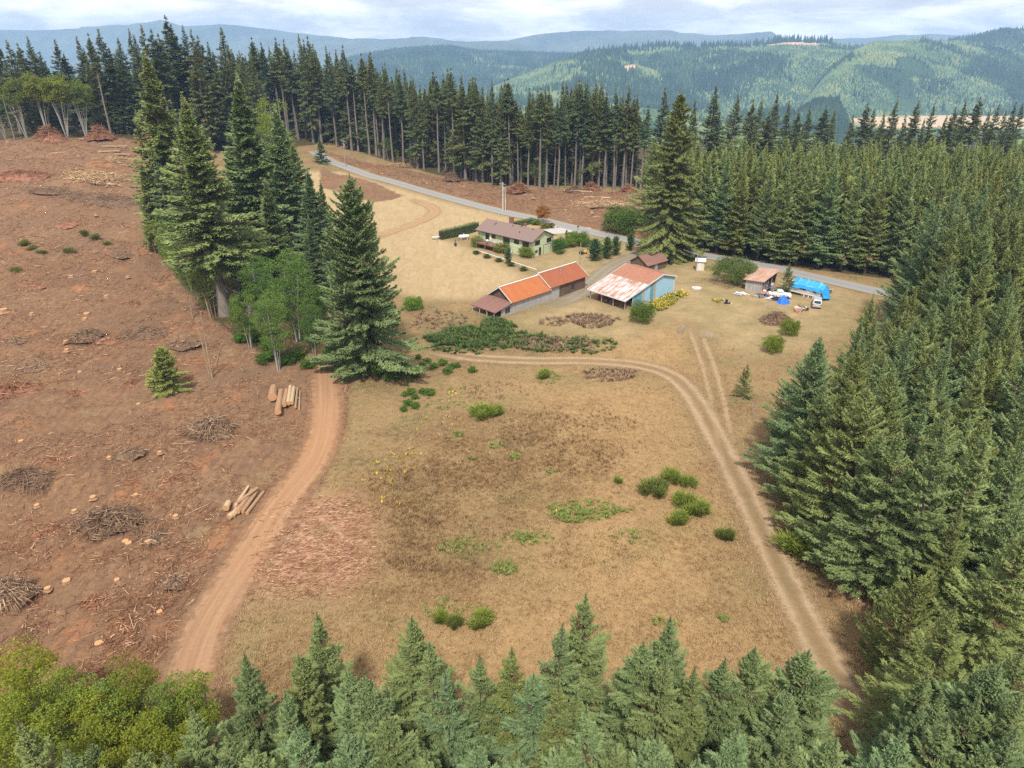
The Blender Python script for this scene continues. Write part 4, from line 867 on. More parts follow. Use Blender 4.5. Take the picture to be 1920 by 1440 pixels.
# ------------------------------------------------------------------ building materials
def boards(name, ca, cb, ax=0, freq=4.0, bumpd=.02):
    t = NT(name); p = t.co(); mp = [0, 0, 0]
    sc = [6, 6, .35]; n = t.noise(1, 5, .65, t.mapv(p, tuple(sc))); n2 = t.noise(.5, 3, .5, p)
    c = t.mix(t.ramp(n, .3, .7), ca, cb); c = t.mix(t.ramp(n2, .4, .75), c, t.mix(.5, c, ca))
    w = t.node('TexWave', wave_type='BANDS', bands_direction='X' if ax == 0 else 'Y'); w.inputs['Scale'].default_value = freq; w.inputs['Distortion'].default_value = .4; t.l.new(p, w.inputs[0])
    g = t.ramp(w.outputs['Fac'], .05, .2); c = t.mix(g, t.mix(.65, c, (.03, .025, .02)), c)
    t.color(c).rough(.9, .15); t.bump(w.outputs['Fac'], bumpd, .6); return t.m
def tin(name, ca, cb, cc=None, ax='X', freq=1.2, amt=(.35, .65)):
    t = NT(name); p = t.co(); n = t.noise(.55, 6, .7, p); n2 = t.noise(3, 4, .7, p)
    st = t.noise(1, 5, .65, t.mapv(p, (3.2, .22, .22) if ax == 'X' else (.22, 3.2, .22)))
    c = t.mix(t.ramp(t.math('ADD', t.math('MULTIPLY', n, .35), t.math('MULTIPLY', st, .65)), *amt), ca, cb)
    if cc: c = t.mix(t.math('MULTIPLY', t.ramp(n2, .55, .75), .6), c, cc)
    w = t.node('TexWave', wave_type='BANDS', bands_direction=ax); w.inputs['Scale'].default_value = freq; t.l.new(p, w.inputs[0])
    c = t.mix(t.math('MULTIPLY', t.ramp(w.outputs['Fac'], .75, .98), .10), c, (.6, .45, .35)); t.color(c).rough(.75, .12); t.bump(w.outputs['Fac'], .05, .7); return t.m
def siding(name, c0, freq=2.2):
    t = NT(name); p = t.co(); n = t.noise(1.5, 5, .6, p); c = t.mix(n, tuple(x * .9 for x in c0), tuple(min(1, x * 1.08) for x in c0))
    c = t.mix(t.ramp(t.noise(.6, 4, .7, t.mapv(p, (2, 2, .4))), .6, .8), c, t.mix(.2, c, (.2, .17, .1)))
    w = t.node('TexWave', wave_type='BANDS', bands_direction='Z', wave_profile='SAW'); w.inputs['Scale'].default_value = freq; t.l.new(p, w.inputs[0]); t.color(c).rough(.7, .3); t.bump(w.outputs['Fac'], .02, .8); return t.m
M['green_siding'] = siding('pale_green_siding', (.52, .58, .36))
M['shingle'] = plain('brown_shingles', (.215, .150, .128), .95, .22, 5, spec=.1)
M['white'] = plain('white_paint', (.62, .62, .60), .6, .12)
M['trim'] = plain('dark_trim', (.07, .055, .05), .6)
t = NT('window_glass'); t.color((.025, .03, .035)).rough(.12, .6); M['glass'] = t.m
M['greywood'] = boards('weathered_boards', (.32, .30, .285), (.55, .525, .50), 0, 3.2)
M['darkwood'] = boards('brown_boards', (.10, .065, .045), (.24, .16, .115), 0, 3.2)
M['darkwoody'] = boards('brown_gable_boards', (.10, .065, .045), (.24, .165, .12), 1, 3.2)
M['greywoody'] = boards('weathered_end_boards', (.24, .22, .205), (.44, .41, .38), 1, 3.2)
M['rust'] = tin('orange_rusted_tin', (.36, .10, .032), (.43, .155, .058), (.28, .08, .035))
M['rust2'] = tin('deep_red_rusted_tin', (.27, .078, .038), (.32, .108, .052), (.22, .068, .036))
M['rust3'] = tin('dull_red_tin', (.19, .09, .072), (.245, .13, .105), (.18, .085, .07), 'Y')
M['galv'] = tin('streaked_rusty_tin', (.56, .53, .51), (.34, .165, .105), (.30, .125, .075), 'Y', 1.2, (.44, .56))
M['galvtop'] = tin('fully_rusted_tin', (.29, .115, .07), (.37, .17, .11), (.46, .33, .27), 'Y')
M['oldtin'] = tin('old_shed_tin', (.38, .16, .09), (.52, .40, .33), (.3, .11, .06))
M['blue'] = boards('faded_blue_boards', (.33, .57, .74), (.46, .68, .81), 0, 2.2, .015)
M['deepblue'] = boards('darker_blue_boards', (.13, .32, .44), (.20, .42, .54), 0, 2.2, .015)
M['brick'] = plain('chimney_brick', (.24, .12, .09), .9, .35, 8)
M['dark'] = plain('hedge_inner_shade', (.035, .028, .022), .95, .3)
M['concrete'] = plain('concrete', (.5, .48, .44), .9, .15)
t = NT('blue_tarp'); n = t.noise(1.4, 4, .6); t.color(t.mix(n, (.025, .25, .58), (.04, .36, .72))).rough(.4, .45); t.bump(t.noise(2.2, 4, .6), .12, .9); M['tarp'] = t.m
t = NT('deep_blue_tarp'); t.color(t.mix(t.noise(2, 4), (.01, .10, .50), (.03, .20, .72))).rough(.45, .4); t.bump(t.noise(5, 4, .6), .1, .9); M['tarp2'] = t.m
M['pole'] = plain('pole_wood', (.30, .26, .22), .9, .2)
M['palepole'] = plain('pale_pole', (.52, .48, .43), .9, .15)
M['metal'] = plain('grey_metal', (.45, .46, .47), .4, .1, 3, .6)
M['rubber'] = plain('rubber', (.03, .03, .03), .9)
M['deck'] = boards('deck_boards', (.26, .13, .08), (.38, .20, .13), 1, 3)
M['silver'] = plain('silver_car_paint', (.50, .50, .49), .35, .08, 2, .3, .5)
M['stone'] = plain('field_stone', (.42, .40, .37), .9, .25)
M['yellow'] = plain('yellow_paint', (.70, .42, .04), .5)
M['black'] = plain('black_plastic', (.03, .03, .035), .6)
M['redish'] = plain('rusty_drum', (.36, .13, .08), .8, .3)
def root_at(name, x, y, rz, label, cat, group=None, z=None): return empty(name, (x, y, hf(x, y) if z is None else z), rz, label, cat, group)
def window(parent, p, u, n, w, hh, frame='trim', pane='glass'):
    """p: bottom-centre on the wall; u: unit along the wall; n: outward"""
    p = Vector(p); u = Vector(u); n = Vector(n); up = Vector((0, 0, 1)); f = MB(); t = .09
    def slab(a0, a1, z0, z1, d0, d1):
        b = [p + u * a + n * d + up * z0 for a, d in ((a0, d0), (a1, d0), (a1, d1), (a0, d1))]; f.hexa(b, [q + up * (z1 - z0) for q in b])
    slab(-w / 2 - t, -w / 2, -t, hh + t, -.05, .05); slab(w / 2, w / 2 + t, -t, hh + t, -.05, .05)
    slab(-w / 2, w / 2, -t, 0, -.05, .05); slab(-w / 2, w / 2, hh, hh + t, -.05, .05); slab(-.025, .025, 0, hh, -.05, .045)
    fr = f.build('window', M[frame], parent)
    g = MB(); b = [p + u * a + n * d for a, d in ((-w / 2, -.04), (w / 2, -.04), (w / 2, .012), (-w / 2, .012))]; g.hexa(b, [q + up * hh for q in b])
    g.build('pane', M[pane], fr); return fr
def walls(parent, L, Wd, ze, zr, mats, ridge='x', z0=-1.2, th=.16, names=('wall', 'wall', 'gable_wall', 'gable_wall')):
    """four walls of a gabled box; ridge along x. mats: y0, y1, x0, x1"""
    if mats[0]: MB().box(0, 0, z0, L, th, ze).build(names[0], M[mats[0]], parent)
    if mats[1]: MB().box(0, Wd - th, z0, L, Wd, ze).build(names[1], M[mats[1]], parent)
    for x0, x1, mt, nm in ((0, th, mats[2], names[2]), (L - th, L, mats[3], names[3])):
        if not mt: continue
        mb = MB(); y0, y1 = th + .002, Wd - th - .002; prof = [(y0, z0), (y1, z0), (y1, ze), (Wd / 2, zr - .06), (y0, ze)]
        i = len(mb.v); mb.v += [(x0, y, z) for y, z in prof] + [(x1, y, z) for y, z in prof]
        mb.f += [tuple(reversed([i + k for k in range(5)])), tuple(i + 5 + k for k in range(5))]
        for k in range(5): mb.f.append((i + k, i + (k + 1) % 5, i + 5 + (k + 1) % 5, i + 5 + k))
        mb.build(nm, M[mt], parent)
def gable_roof(parent, x0, x1, Wd, ze, zr, mat, over=.4, th=.10, edge=None):
    sl = (zr - ze) / (Wd / 2); o = []
    a = MB().slab((x0, -over, ze - sl * over + .12), (x1, -over, ze - sl * over + .12), (x1, Wd / 2, zr + .12), (x0, Wd / 2, zr + .12), th).build('roof', M[mat], parent)
    b = MB().slab((x0, Wd / 2 + .004, zr + .12), (x1, Wd / 2 + .004, zr + .12), (x1, Wd + over, ze - sl * over + .12), (x0, Wd + over, ze - sl * over + .12), th).build('roof', M[mat], parent)
    if edge:
        for x in (x0 - .07, x1 + .01):
            mb = MB(); mb.slab((x, -over, ze - sl * over + .16), (x + .06, -over, ze - sl * over + .16), (x + .06, Wd / 2, zr + .16), (x, Wd / 2, zr + .16), .22)
            mb.slab((x, Wd / 2 + .01, zr + .16), (x + .06, Wd / 2 + .01, zr + .16), (x + .06, Wd + over, ze - sl * over + .16), (x, Wd + over, ze - sl * over + .16), .22).build('bargeboard', M[edge], parent)
        MB().box(x0, Wd / 2 - .16, zr + .11, x1, Wd / 2 + .16, zr + .19).build('ridge_cap', M[edge], parent)
    return a, b
def gauss2(a, b): d = math.hypot(b[0] - a[0], b[1] - a[1]); return math.atan2(b[1] - a[1], b[0] - a[0]), d
# ------------------------------------------------------------------ the green house
def house():
    C0 = G(997.7, 483.5); rz, Wd = R(48), 8.5; z0 = hf(*C0)
    L = 19.2
    r = root_at('house', *C0, rz, 'long pale green house with a brown shingle roof and rear deck', 'house', None, z0)
    ZE, ZR = 4.3, 6.2; th = .16
    # local: x across the gable, y along the length
    MB().box(0, 0, -1, th, L, ZE).build('wall', M['green_siding'], r)
    MB().box(Wd - th, 0, -1, Wd, L, ZE).build('wall', M['green_siding'], r)
    for y0, y1 in ((0.002, th), (L - th, L - .002)):
        prof = [(th + .002, -1), (Wd - th - .002, -1), (Wd - th - .002, ZE), (Wd / 2, ZR - .05), (th + .002, ZE)]
        mb = MB(); mb.v = [(x, y0, z) for x, z in prof] + [(x, y1, z) for x, z in prof]
        mb.f = [(0, 1, 2, 3, 4), (9, 8, 7, 6, 5)] + [(k, k + 5, (k + 1) % 5 + 5, (k + 1) % 5) for k in range(5)]
        mb.build('gable_wall', M['green_siding'], r)
    sl = (ZR - ZE) / (Wd / 2); ov = .6
    rf = MB().slab((Wd / 2, -.5, ZR + .14), (Wd / 2, L + .5, ZR + .14), (-ov, L + .5, ZE - sl * ov + .14), (-ov, -.5, ZE - sl * ov + .14), .12).build('roof', M['shingle'], r)
    MB().slab((Wd + ov, -.5, ZE - sl * ov + .14), (Wd + ov, L + .5, ZE - sl * ov + .14), (Wd / 2 + .004, L + .5, ZR + .14), (Wd / 2 + .004, -.5, ZR + .14), .12).build('roof', M['shingle'], r)
    for s in (0, 1):
        mb = MB()
        for y in (-.56, L + .51):
            if s == 0: mb.slab((Wd / 2, y, ZR + .15), (Wd / 2, y + .05, ZR + .15), (-ov, y + .05, ZE - sl * ov + .15), (-ov, y, ZE - sl * ov + .15), .2)
            else: mb.slab((Wd + ov, y, ZE - sl * ov + .15), (Wd + ov, y + .05, ZE - sl * ov + .15), (Wd / 2 + .01, y + .05, ZR + .15), (Wd / 2 + .01, y, ZR + .15), .2)
        mb.build('bargeboard', M['trim'], r)
    MB().box(-ov - .1, -.5, ZE - sl * ov - .04, -ov - .01, L + .5, ZE - sl * ov + .12).build('gutter', M['trim'], r)
    ch = MB().box(Wd / 2 + .8, L * .60, ZR - 1, Wd / 2 + 1.7, L * .60 + 1.0, ZR + 1.35).box(Wd / 2 + .72, L * .60 - .08, ZR + 1.352, Wd / 2 + 1.78, L * .60 + 1.08, ZR + 1.5).build('chimney', M['brick'], rf)
    MB().box(Wd / 2 + .3, L * .33, ZR - .6, Wd / 2 + .8, L * .33 + .55, ZR + .75).build('chimney', M['brick'], rf)
    for k, (fx, fy) in enumerate([(.42, .62), (.40, .5), (.44, .36), (.43, .26), (.42, .15), (.3, .8), (.22, .63), (.36, .8), (.2, .3)]):
        z = ZE + sl * Wd * fx + .14; MB().tube([(Wd * fx, L * fy, z - .1), (Wd * fx, L * fy, z + .38)], .12, 6).build('roof_vent', M['trim' if k % 3 else 'metal'], rf)
    # front wall openings (wall x = 0, facing -x)
    U, N = (0, -1, 0), (-1, 0, 0)
    for fy, w, hh, zb in ((.115, 2.0, 1.15, 2.55), (.275, 1.5, .95, 2.75), (.70, 1.2, .9, 2.8)): window(r, (0, L * fy, zb), U, N, w, hh)
    for fy, w in ((.46, 2.1), (.82, 1.1)):
        d = window(r, (0, L * fy, 1.75), U, N, w, 2.1); d.name = 'patio_door'
    MB().box(-.05, L * .015, 1.9, -.003, L - .02, 2.02).build('belt_trim', M['white'], r)
    # gable wall openings (y = 0, facing -y)
    U, N = (1, 0, 0), (0, -1, 0)
    for x, w, hh, zb in ((Wd * .24, 1.7, 1.05, 2.95), (Wd * .78, 1.7, 1.0, 2.9), (Wd * .19, .8, .5, 1.05)): window(r, (x, 0, zb), U, N, w, hh)
    dr = MB().box(Wd * .36 - .48, -.03, 0, Wd * .36 + .48, .0, 2.15).build('door', M['trim'], r)
    MB().box(Wd * .36 - .3, -.045, 1.0, Wd * .36 + .3, -.032, 1.9).build('pane', M['glass'], dr)
    gd = MB()
    for k in range(4): gd.box(Wd * .53, -.05, .05 + k * .56, Wd * .53 + 2.7, -.004, .57 + k * .56)
    g = gd.build('garage_door', M['green_siding'], r)
    MB().box(Wd * .53 - .12, -.06, 0, Wd * .53 - .01, -.003, 2.4).box(Wd * .53 + 2.71, -.06, 0, Wd * .53 + 2.82, -.003, 2.4).box(Wd * .53 - .12, -.06, 2.402, Wd * .53 + 2.82, -.003, 2.5).build('frame', M['trim'], g)
    # deck
    y0, y1 = L * .40, L * .90; zf = 1.62
    dk = MB().box(-2.9, y0, zf - .2, -.02, y1, zf).build('deck', M['deck'], r)
    for k in range(4): MB().box(-2.8, y0 + .1 + k * (y1 - y0 - .3) / 3, -1, -2.65, y0 + .25 + k * (y1 - y0 - .3) / 3, zf - .201).build('post', M['deck'], dk)
    rl = MB().box(-2.9, y0, zf + .85, -2.82, y1, zf + .95)
    n = 34
    for k in range(n): y = y0 + (y1 - y0 - .06) * k / (n - 1); rl.box(-2.88, y, zf + .002, -2.83, y + .05, zf + .849)
    rl.build('railing', M['deck'], dk)
    M4 = r.matrix_basis
    from mathutils import Matrix
    def wpt(x, y, z): return Matrix.Translation(r.location) @ Matrix.Rotation(rz, 4, 'Z') @ Vector((x, y, z))
    for k, (fx, fy, col, lab) in enumerate([(-1.9, .50, 'white', 'white patio chair nearest the patio door on the deck'), (-2.2, .555, 'metal', 'grey patio chair in the middle of the deck'), (-1.6, .60, 'white', 'white patio chair beside the folded parasol on the deck')]):
        p = wpt(fx, L * fy, zf); c = empty('patio_chair', p, rz + k, lab, 'chair', 'patio chairs on the deck')
        MB().box(-.25, -.25, .40, .25, .25, .46).build('seat', M[col], c); MB().box(-.25, .21, .462, .25, .27, .95).build('backrest', M[col], c)
        for sx in (-1, 1):
            for sy in (-1, 1): MB().box(sx * .22 - .02, sy * .22 - .02, 0, sx * .22 + .02, sy * .22 + .02, .399).build('leg', M[col], c)
    p = wpt(-1.9, L * .66, zf); u = empty('parasol', p, rz, 'folded cream parasol standing on the house deck', 'parasol')
    MB().tube([(0, 0, 0), (0, 0, 2.3)], .03, 6).build('pole', M['metal'], u); MB().tube([(0, 0, 1.0), (0, 0, 1.5), (0, 0, 2.25)], [.2, .18, .04], 8).build('canopy', plain('cream_cloth', (.72, .62, .36)), u)
    MB().tube([(0, 0, 0), (0, 0, .08)], .3, 10).build('base', M['stone'], u)
    p = wpt(-2.2, L * .71, zf); u = empty('grill', p, rz, 'covered blue-grey grill on the deck by the railing', 'grill')
    MB().box(-.3, -.5, .5, .3, .5, .95).build('body', plain('grill_cover', (.22, .32, .48)), u); MB().ball((0, 0, .95), .42, 10, 6, .6).build('lid', M['white'], u)
    for sy in (-1, 1): MB().box(-.25, sy * .4 - .04, 0, .25, sy * .4 + .04, .499).build('leg', M['metal'], u)
    p = wpt(-2.0, L * .43, zf); u = empty('patio_table', p, rz, 'dark round table at the near end of the deck', 'table')
    MB().tube([(0, 0, .70), (0, 0, .75)], .6, 14).build('table_top', M['black'], u); MB().tube([(0, 0, 0), (0, 0, .7)], .06, 6).build('leg', M['black'], u)
    p = wpt(-1.0, L * .36, 0); u = empty('heat_pump', p, rz, 'pale grey heat pump box on the grass against the house wall', 'heat pump')
    u.location.z = hf(p.x, p.y); MB().box(-.5, -.6, 0, .4, .6, 1.2).build('casing', M['white'], u); MB().tube([(-.51, 0, .65), (-.50, 0, .65)], .42, 14).build('fan_grille', M['metal'], u)
house()
# ------------------------------------------------------------------ long barn
def barn():
    A = G(960, 587.7); B = G(1096.7, 539.8); rz, L = gauss2(A, B); z0 = hf(*A)
    r = root_at('barn', *A, rz, 'long weathered grey barn with two orange rusted roofs and a lean-to', 'barn', None, z0)
    Wd = 6.6; xm = 11.5
    walls(r, xm, Wd, 2.65, 4.85, ('greywood', 'greywood', 'darkwoody', None))
    gable_roof(r, -.45, xm - .05, Wd, 2.65, 4.85, 'rust', .45, .1, 'white')
    q = empty('tall_section', (xm, 0, 0)); q.parent = r
    # taller section, its own walls under the same barn
    for o in (MB().box(xm + .004, .01, -1.2, xm + 3.0, .16, 3.1).build('wall', M['greywood'], r), MB().box(xm + 3.004, .012, -1.2, L, .158, 3.1).build('wall', M['darkwood'], r), MB().box(xm + .004, Wd - .16, -1.2, L, Wd - .01, 3.1).build('wall', M['greywood'], r)): pass
    bpy.data.objects.remove(q)
    for x0, x1, mt in ((xm, xm + .16, 'greywoody'), (L - .16, L, 'darkwoody')):
        mb = MB(); prof = [(.17, -1.2), (Wd - .17, -1.2), (Wd - .17, 3.1), (Wd / 2, 5.2), (.17, 3.1)]
        mb.v = [(x0, y, z) for y, z in prof] + [(x1, y, z) for y, z in prof]
        mb.f = [(4, 3, 2, 1, 0), (5, 6, 7, 8, 9)] + [(k, (k + 1) % 5, (k + 1) % 5 + 5, k + 5) for k in range(5)]; mb.build('gable_wall', M[mt], r)
    a, b = gable_roof(r, xm - .3, L + .5, Wd, 3.1, 5.25, 'rust2', .45, .1, 'white')
    MB().tube([(xm + 5.4, Wd * .30, 3.9), (xm + 5.4, Wd * .30, 5.7)], .17, 8).tube([(xm + 5.4, Wd * .30, 5.75), (xm + 5.4, Wd * .30, 5.95)], .26, 8).build('stovepipe', M['metal'], a)
    # lean-to over the gable end
    MB().slab((-5.2, -.5, 1.55), (-.17, -.5, 2.55), (-.17, Wd + .4, 2.55), (-5.2, Wd + .4, 1.55), .1).build('lean_to_roof', M['rust3'], r)
    MB().box(-3.0, .02, -1.2, -.003, .16, 1.9).build('wall', M['greywood'], r)
    window(r, (-.9, .02, .55), (1, 0, 0), (0, -1, 0), .45, 1.0); window(r, (-1.6, .02, .5), (1, 0, 0), (0, -1, 0), .4, .9)
    for y in (.05, Wd * .33, Wd * .66, Wd - .1): MB().tube([(-5.0, y, -1), (-5.0, y, 1.5)], .09, 6).build('post', M['greywood'], r)
    MB().box(-5.06, -.3, 1.36, -4.94, Wd + .3, 1.44).build('beam', M['greywood'], r)
    MB().box(xm + 4, .0, .2, xm + 5.1, .011, 2.2).build('door', M['darkwood'], r)
    window(r, (xm + 7.4, .012, 1.0), (1, 0, 0), (0, -1, 0), .9, .9)
barn()
# ------------------------------------------------------------------ blue pole shed and the little barn behind it
def shed():
    A = G(1171, 583); B = G(1262, 549.5); rz, L = gauss2(A, B); z0 = hf(*A)
    r = root_at('pole_shed', *A, rz, 'pale blue open-fronted shed with a long streaked rusty tin roof', 'shed', None, z0)
    Wd = 9.8; xr = L * .72; ZF, ZR, ZB = 2.35, 5.45, 4.2
    zr = lambda x: ZF + (ZR - ZF) * x / xr if x <= xr else ZR + (ZB - ZR) * (x - xr) / (L - xr)
    def sidewall(x0, x1, mt, y0=0.0, y1=.14):
        xs = sorted({x0, x1, *([xr] if x0 < xr < x1 else [])}); mb = MB()
        for a, b in zip(xs[:-1], xs[1:]): mb.hexa([(a, y0, -1), (b, y0, -1), (b, y1, -1), (a, y1, -1)], [(a, y0, zr(a) - .06), (b, y0, zr(b) - .06), (b, y1, zr(b) - .06), (a, y1, zr(a) - .06)])
        return mb.build('wall', M[mt], r)
    sidewall(2.4, 5.4, 'deepblue'); sidewall(5.404, 8.0, 'blue'); sidewall(8.004, 9.2, 'deepblue'); sidewall(9.204, L, 'blue')
    for x in (5.6, 9.3): MB().box(x, -.05, 0, x + .55, -.004, zr(x) - .25).build('bare_board', plain('tan_board', (.44, .33, .20)), r)
    sidewall(3.6, L, 'greywood', Wd - .14, Wd)
    MB().box(L - .14, .15, -1, L, Wd - .15, ZB - .06).build('wall', M['blue'], r)
    MB().box(3.6, 0.15, -1, 3.74, Wd - .15, 1.0).build('low_wall', M['darkwood'], r)
    MB().slab((-.4, -.35, zr(-.4) + .1), (xr * .60, -.35, zr(xr * .6) + .1), (xr * .60, Wd + .35, zr(xr * .6) + .1), (-.4, Wd + .35, zr(-.4) + .1), .09).build('roof', M['galv'], r)
    MB().slab((xr * .60 - .15, -.36, zr(xr * .6 - .15) + .14), (xr, -.36, ZR + .14), (xr, Wd + .36, ZR + .14), (xr * .60 - .15, Wd + .36, zr(xr * .6 - .15) + .14), .06).build('roof', M['galvtop'], r)
    MB().slab((xr + .004, -.36, ZR + .13), (L + .3, -.36, zr(L + .3) + .13), (L + .3, Wd + .36, zr(L + .3) + .13), (xr + .004, Wd + .36, ZR + .13), .09).build('roof', M['galvtop'], r)
    for y, nm in ((-.44, 0), (Wd + .38, 0)):
        MB().slab((-.42, y, zr(-.4) + .16), (xr, y, ZR + .18), (xr, y + .06, ZR + .18), (-.42, y + .06, zr(-.4) + .16), .26).slab((xr + .003, y, ZR + .18), (L + .32, y, zr(L + .3) + .16), (L + .32, y + .06, zr(L + .3) + .16), (xr + .003, y + .06, ZR + .18), .26).build('bargeboard', M['white'], r)
    MB().box(-.5, -.42, zr(-.4) - .12, -.42, Wd + .42, zr(-.4) + .14).build('fascia', M['white'], r)
    MB().box(L - .02, -.06, 0, L + .06, -.002, ZB).build('corner_trim', M['white'], r); MB().box(2.34, -.06, 0, 2.46, -.004, zr(2.4) - .05).build('corner_trim', M['white'], r)
    for y in (.1, Wd / 3, Wd * 2 / 3, Wd - .1): MB().tube([(.1, y, -1), (.1, y, ZF - .02)], .11, 6).build('post', M['pole'], r)
    from mathutils import Matrix
    W4 = Matrix.Translation((A[0], A[1], z0)) @ Matrix.Rotation(rz, 4, 'Z')
    rr = random.Random(3)
    for k in range(2):
        p = W4 @ Vector((1.0 + k * .9, Wd - 1.3 + k * .3, 0)); b = empty('oil_drum', p, 0, ['rusty red drum at the open front corner of the blue shed', 'dull red drum just behind the first one in the shed'][k], 'drum', 'drums in the blue shed')
        MB().tube([(0, 0, 0), (0, 0, .28), (0, 0, .30), (0, 0, .32), (0, 0, .58), (0, 0, .60), (0, 0, .62), (0, 0, .9)], [.29, .29, .31, .29, .29, .31, .29, .29], 12).build('drum_body', M['redish'], b); MB().tube([(0, 0, .901), (0, 0, .92)], .27, 12).build('lid', M['redish'], b)
    for k in range(9):
        p = W4 @ Vector((rr.uniform(1.2, 3), .8 + k * .8 + rr.uniform(-.2, .2), 0))
        mb = MB()
        for q in range(9): a = rr.uniform(-.5, .5); mb.tube([(-.35 + rr.uniform(-.1, .1), -.35 + .2 * (q % 4), .1 + .2 * (q // 4)), (.35 + rr.uniform(-.1, .1), -.35 + .2 * (q % 4) + a * .2, .1 + .2 * (q // 4))], .1, 6)
        o = mb.build('firewood_stack', M['logbark']); o.location = p; o.rotation_euler[2] = rr.random() * 3
        tag(o, 'small heap of split firewood in the shade of the open shed', 'firewood', 'firewood heaps inside the blue shed')
    # little barn
    C = G(1213, 513); r = root_at('small_barn', *C, rz, 'small brown barn with a dull rusted roof behind the blue shed', 'barn')
    L2, W2 = 7.0, 5.2
    walls(r, L2, W2, 2.1, 3.7, ('darkwood', 'darkwood', 'darkwoody', 'darkwoody')); gable_roof(r, -.4, L2 + .4, W2, 2.1, 3.7, 'rust3', .4, .09, None)
    MB().box(L2 * .4, -.05, 0, L2 * .4 + 1.1, -.003, 1.9).build('door', M['greywood'], r)
shed()
M['cream'] = siding('cream_boards', (.66, .58, .42), 1.5)
def pump_house():
    x, y = G(1306, 509); r = root_at('pump_house', x, y + 1, R(-12), 'tiny cream pump house with a white roof beside a pole', 'shed')
    walls(r, 1.9, 1.7, 2.3, 2.75, ('cream',) * 4, z0=-.3)
    gable_roof(r, -.3, 2.2, 1.7, 2.3, 2.75, 'white', .3, .08, None)
    MB().box(.5, -.04, 0, 1.3, -.003, 1.9).build('door', M['white'], r)
pump_house()
def old_shed():
    x, y = G(1396, 544); r = root_at('lean_shed', x, y, R(-36), 'old grey board shed with a sloping rusted roof by the road', 'shed')
    MB().box(0, 0, -.6, 3.7, .14, 2.5).build('wall', M['greywood'], r); MB().box(0, .142, -.6, .14, 9.5, 2.4).build('wall', M['greywoody'], r)
    MB().box(3.56, .142, -.6, 3.7, 3.2, 2.55).build('wall', M['greywoody'], r); MB().box(3.56, 6.0, -.6, 3.7, 7.2, 2.7).build('wall', M['darkwoody'], r); MB().box(0.002, 9.36, -.6, 3.7, 9.5, 2.5).build('wall', M['darkwood'], r)
    MB().box(1.6, .3, -.6, 1.7, 9.3, 2.3).build('partition', M['darkwoody'], r)
    MB().slab((-.5, -.5, 2.55), (4.1, -.5, 2.75), (4.5, 9.8, 3.15), (-.5, 9.8, 2.75), .09).build('roof', M['oldtin'], r)
    for yy in (3.3, 5.9, 9.0): MB().tube([(3.9, yy, -.5), (3.9, yy, 2.75)], .09, 6).build('post', M['pole'], r)
old_shed()
def trailer():
    a = G(1476, 549); b = G(1529, 561); rz, L = gauss2(a, b); L = max(L, 7.2)
    r = root_at('trailer', *a, rz, 'old white house trailer draped with a bright blue tarp', 'trailer')
    MB().box(0, 0, .55, L, 2.5, 2.5).build('body', M['white'], r); MB().box(-.02, -.012, .95, L + .02, -.001, 1.05).build('stripe', M['metal'], r)
    window(r, (L * .45, 0, 1.35), (1, 0, 0), (0, -1, 0), 1.3, .75, 'white'); window(r, (L * .82, 0, 1.3), (1, 0, 0), (0, -1, 0), .7, .7, 'white')
    mb = MB(); n = 12; hh = [(-.3, 1.75), (-.08, 2.4), (1.25, 3.5), (2.58, 2.4), (2.8, 1.6)]; rr = random.Random(2)
    for k in range(n + 1):
        xx = L * .10 + (L * .9 + .4) * k / n; e = max(0, abs(k / n - .5) - .36) / .14
        for y, z in hh: mb.v.append((xx, y + rr.uniform(-.07, .07), z - e * .25 * (1 if 0 < y < 2.4 else .2) + rr.uniform(-.11, .11)))
    for k in range(n):
        for j in range(4): i = k * 5 + j; mb.f.append((i, i + 5, i + 6, i + 1))
    i = len(mb.v); mb.v += [(L + 1.7, 1.25, .5), (L + .9, -.55, .75), (L + .9, 3.0, .75)]; e = n * 5
    mb.f += [(e, i + 1, i, e + 1), (e + 1, i, e + 2), (e + 2, i, e + 3), (e + 3, i, i + 2, e + 4)]
    t_ = mb.build('tarp', M['tarp'], r); s = t_.modifiers.new('thick', 'SOLIDIFY'); s.thickness = .03
    for x0 in (L * .3, L * .3 + .85):
        w = MB().tube([(x0, .05, .34), (x0, .3, .34)], .34, 14).build('wheel', M['rubber'], r)
    for k in range(7): MB().box(L * .44 + k * .5, -.25, 0, L * .44 + k * .5 + .22, -.05, .5).build('skirting_block', M['white' if k % 2 else 'redish'], r)
trailer()
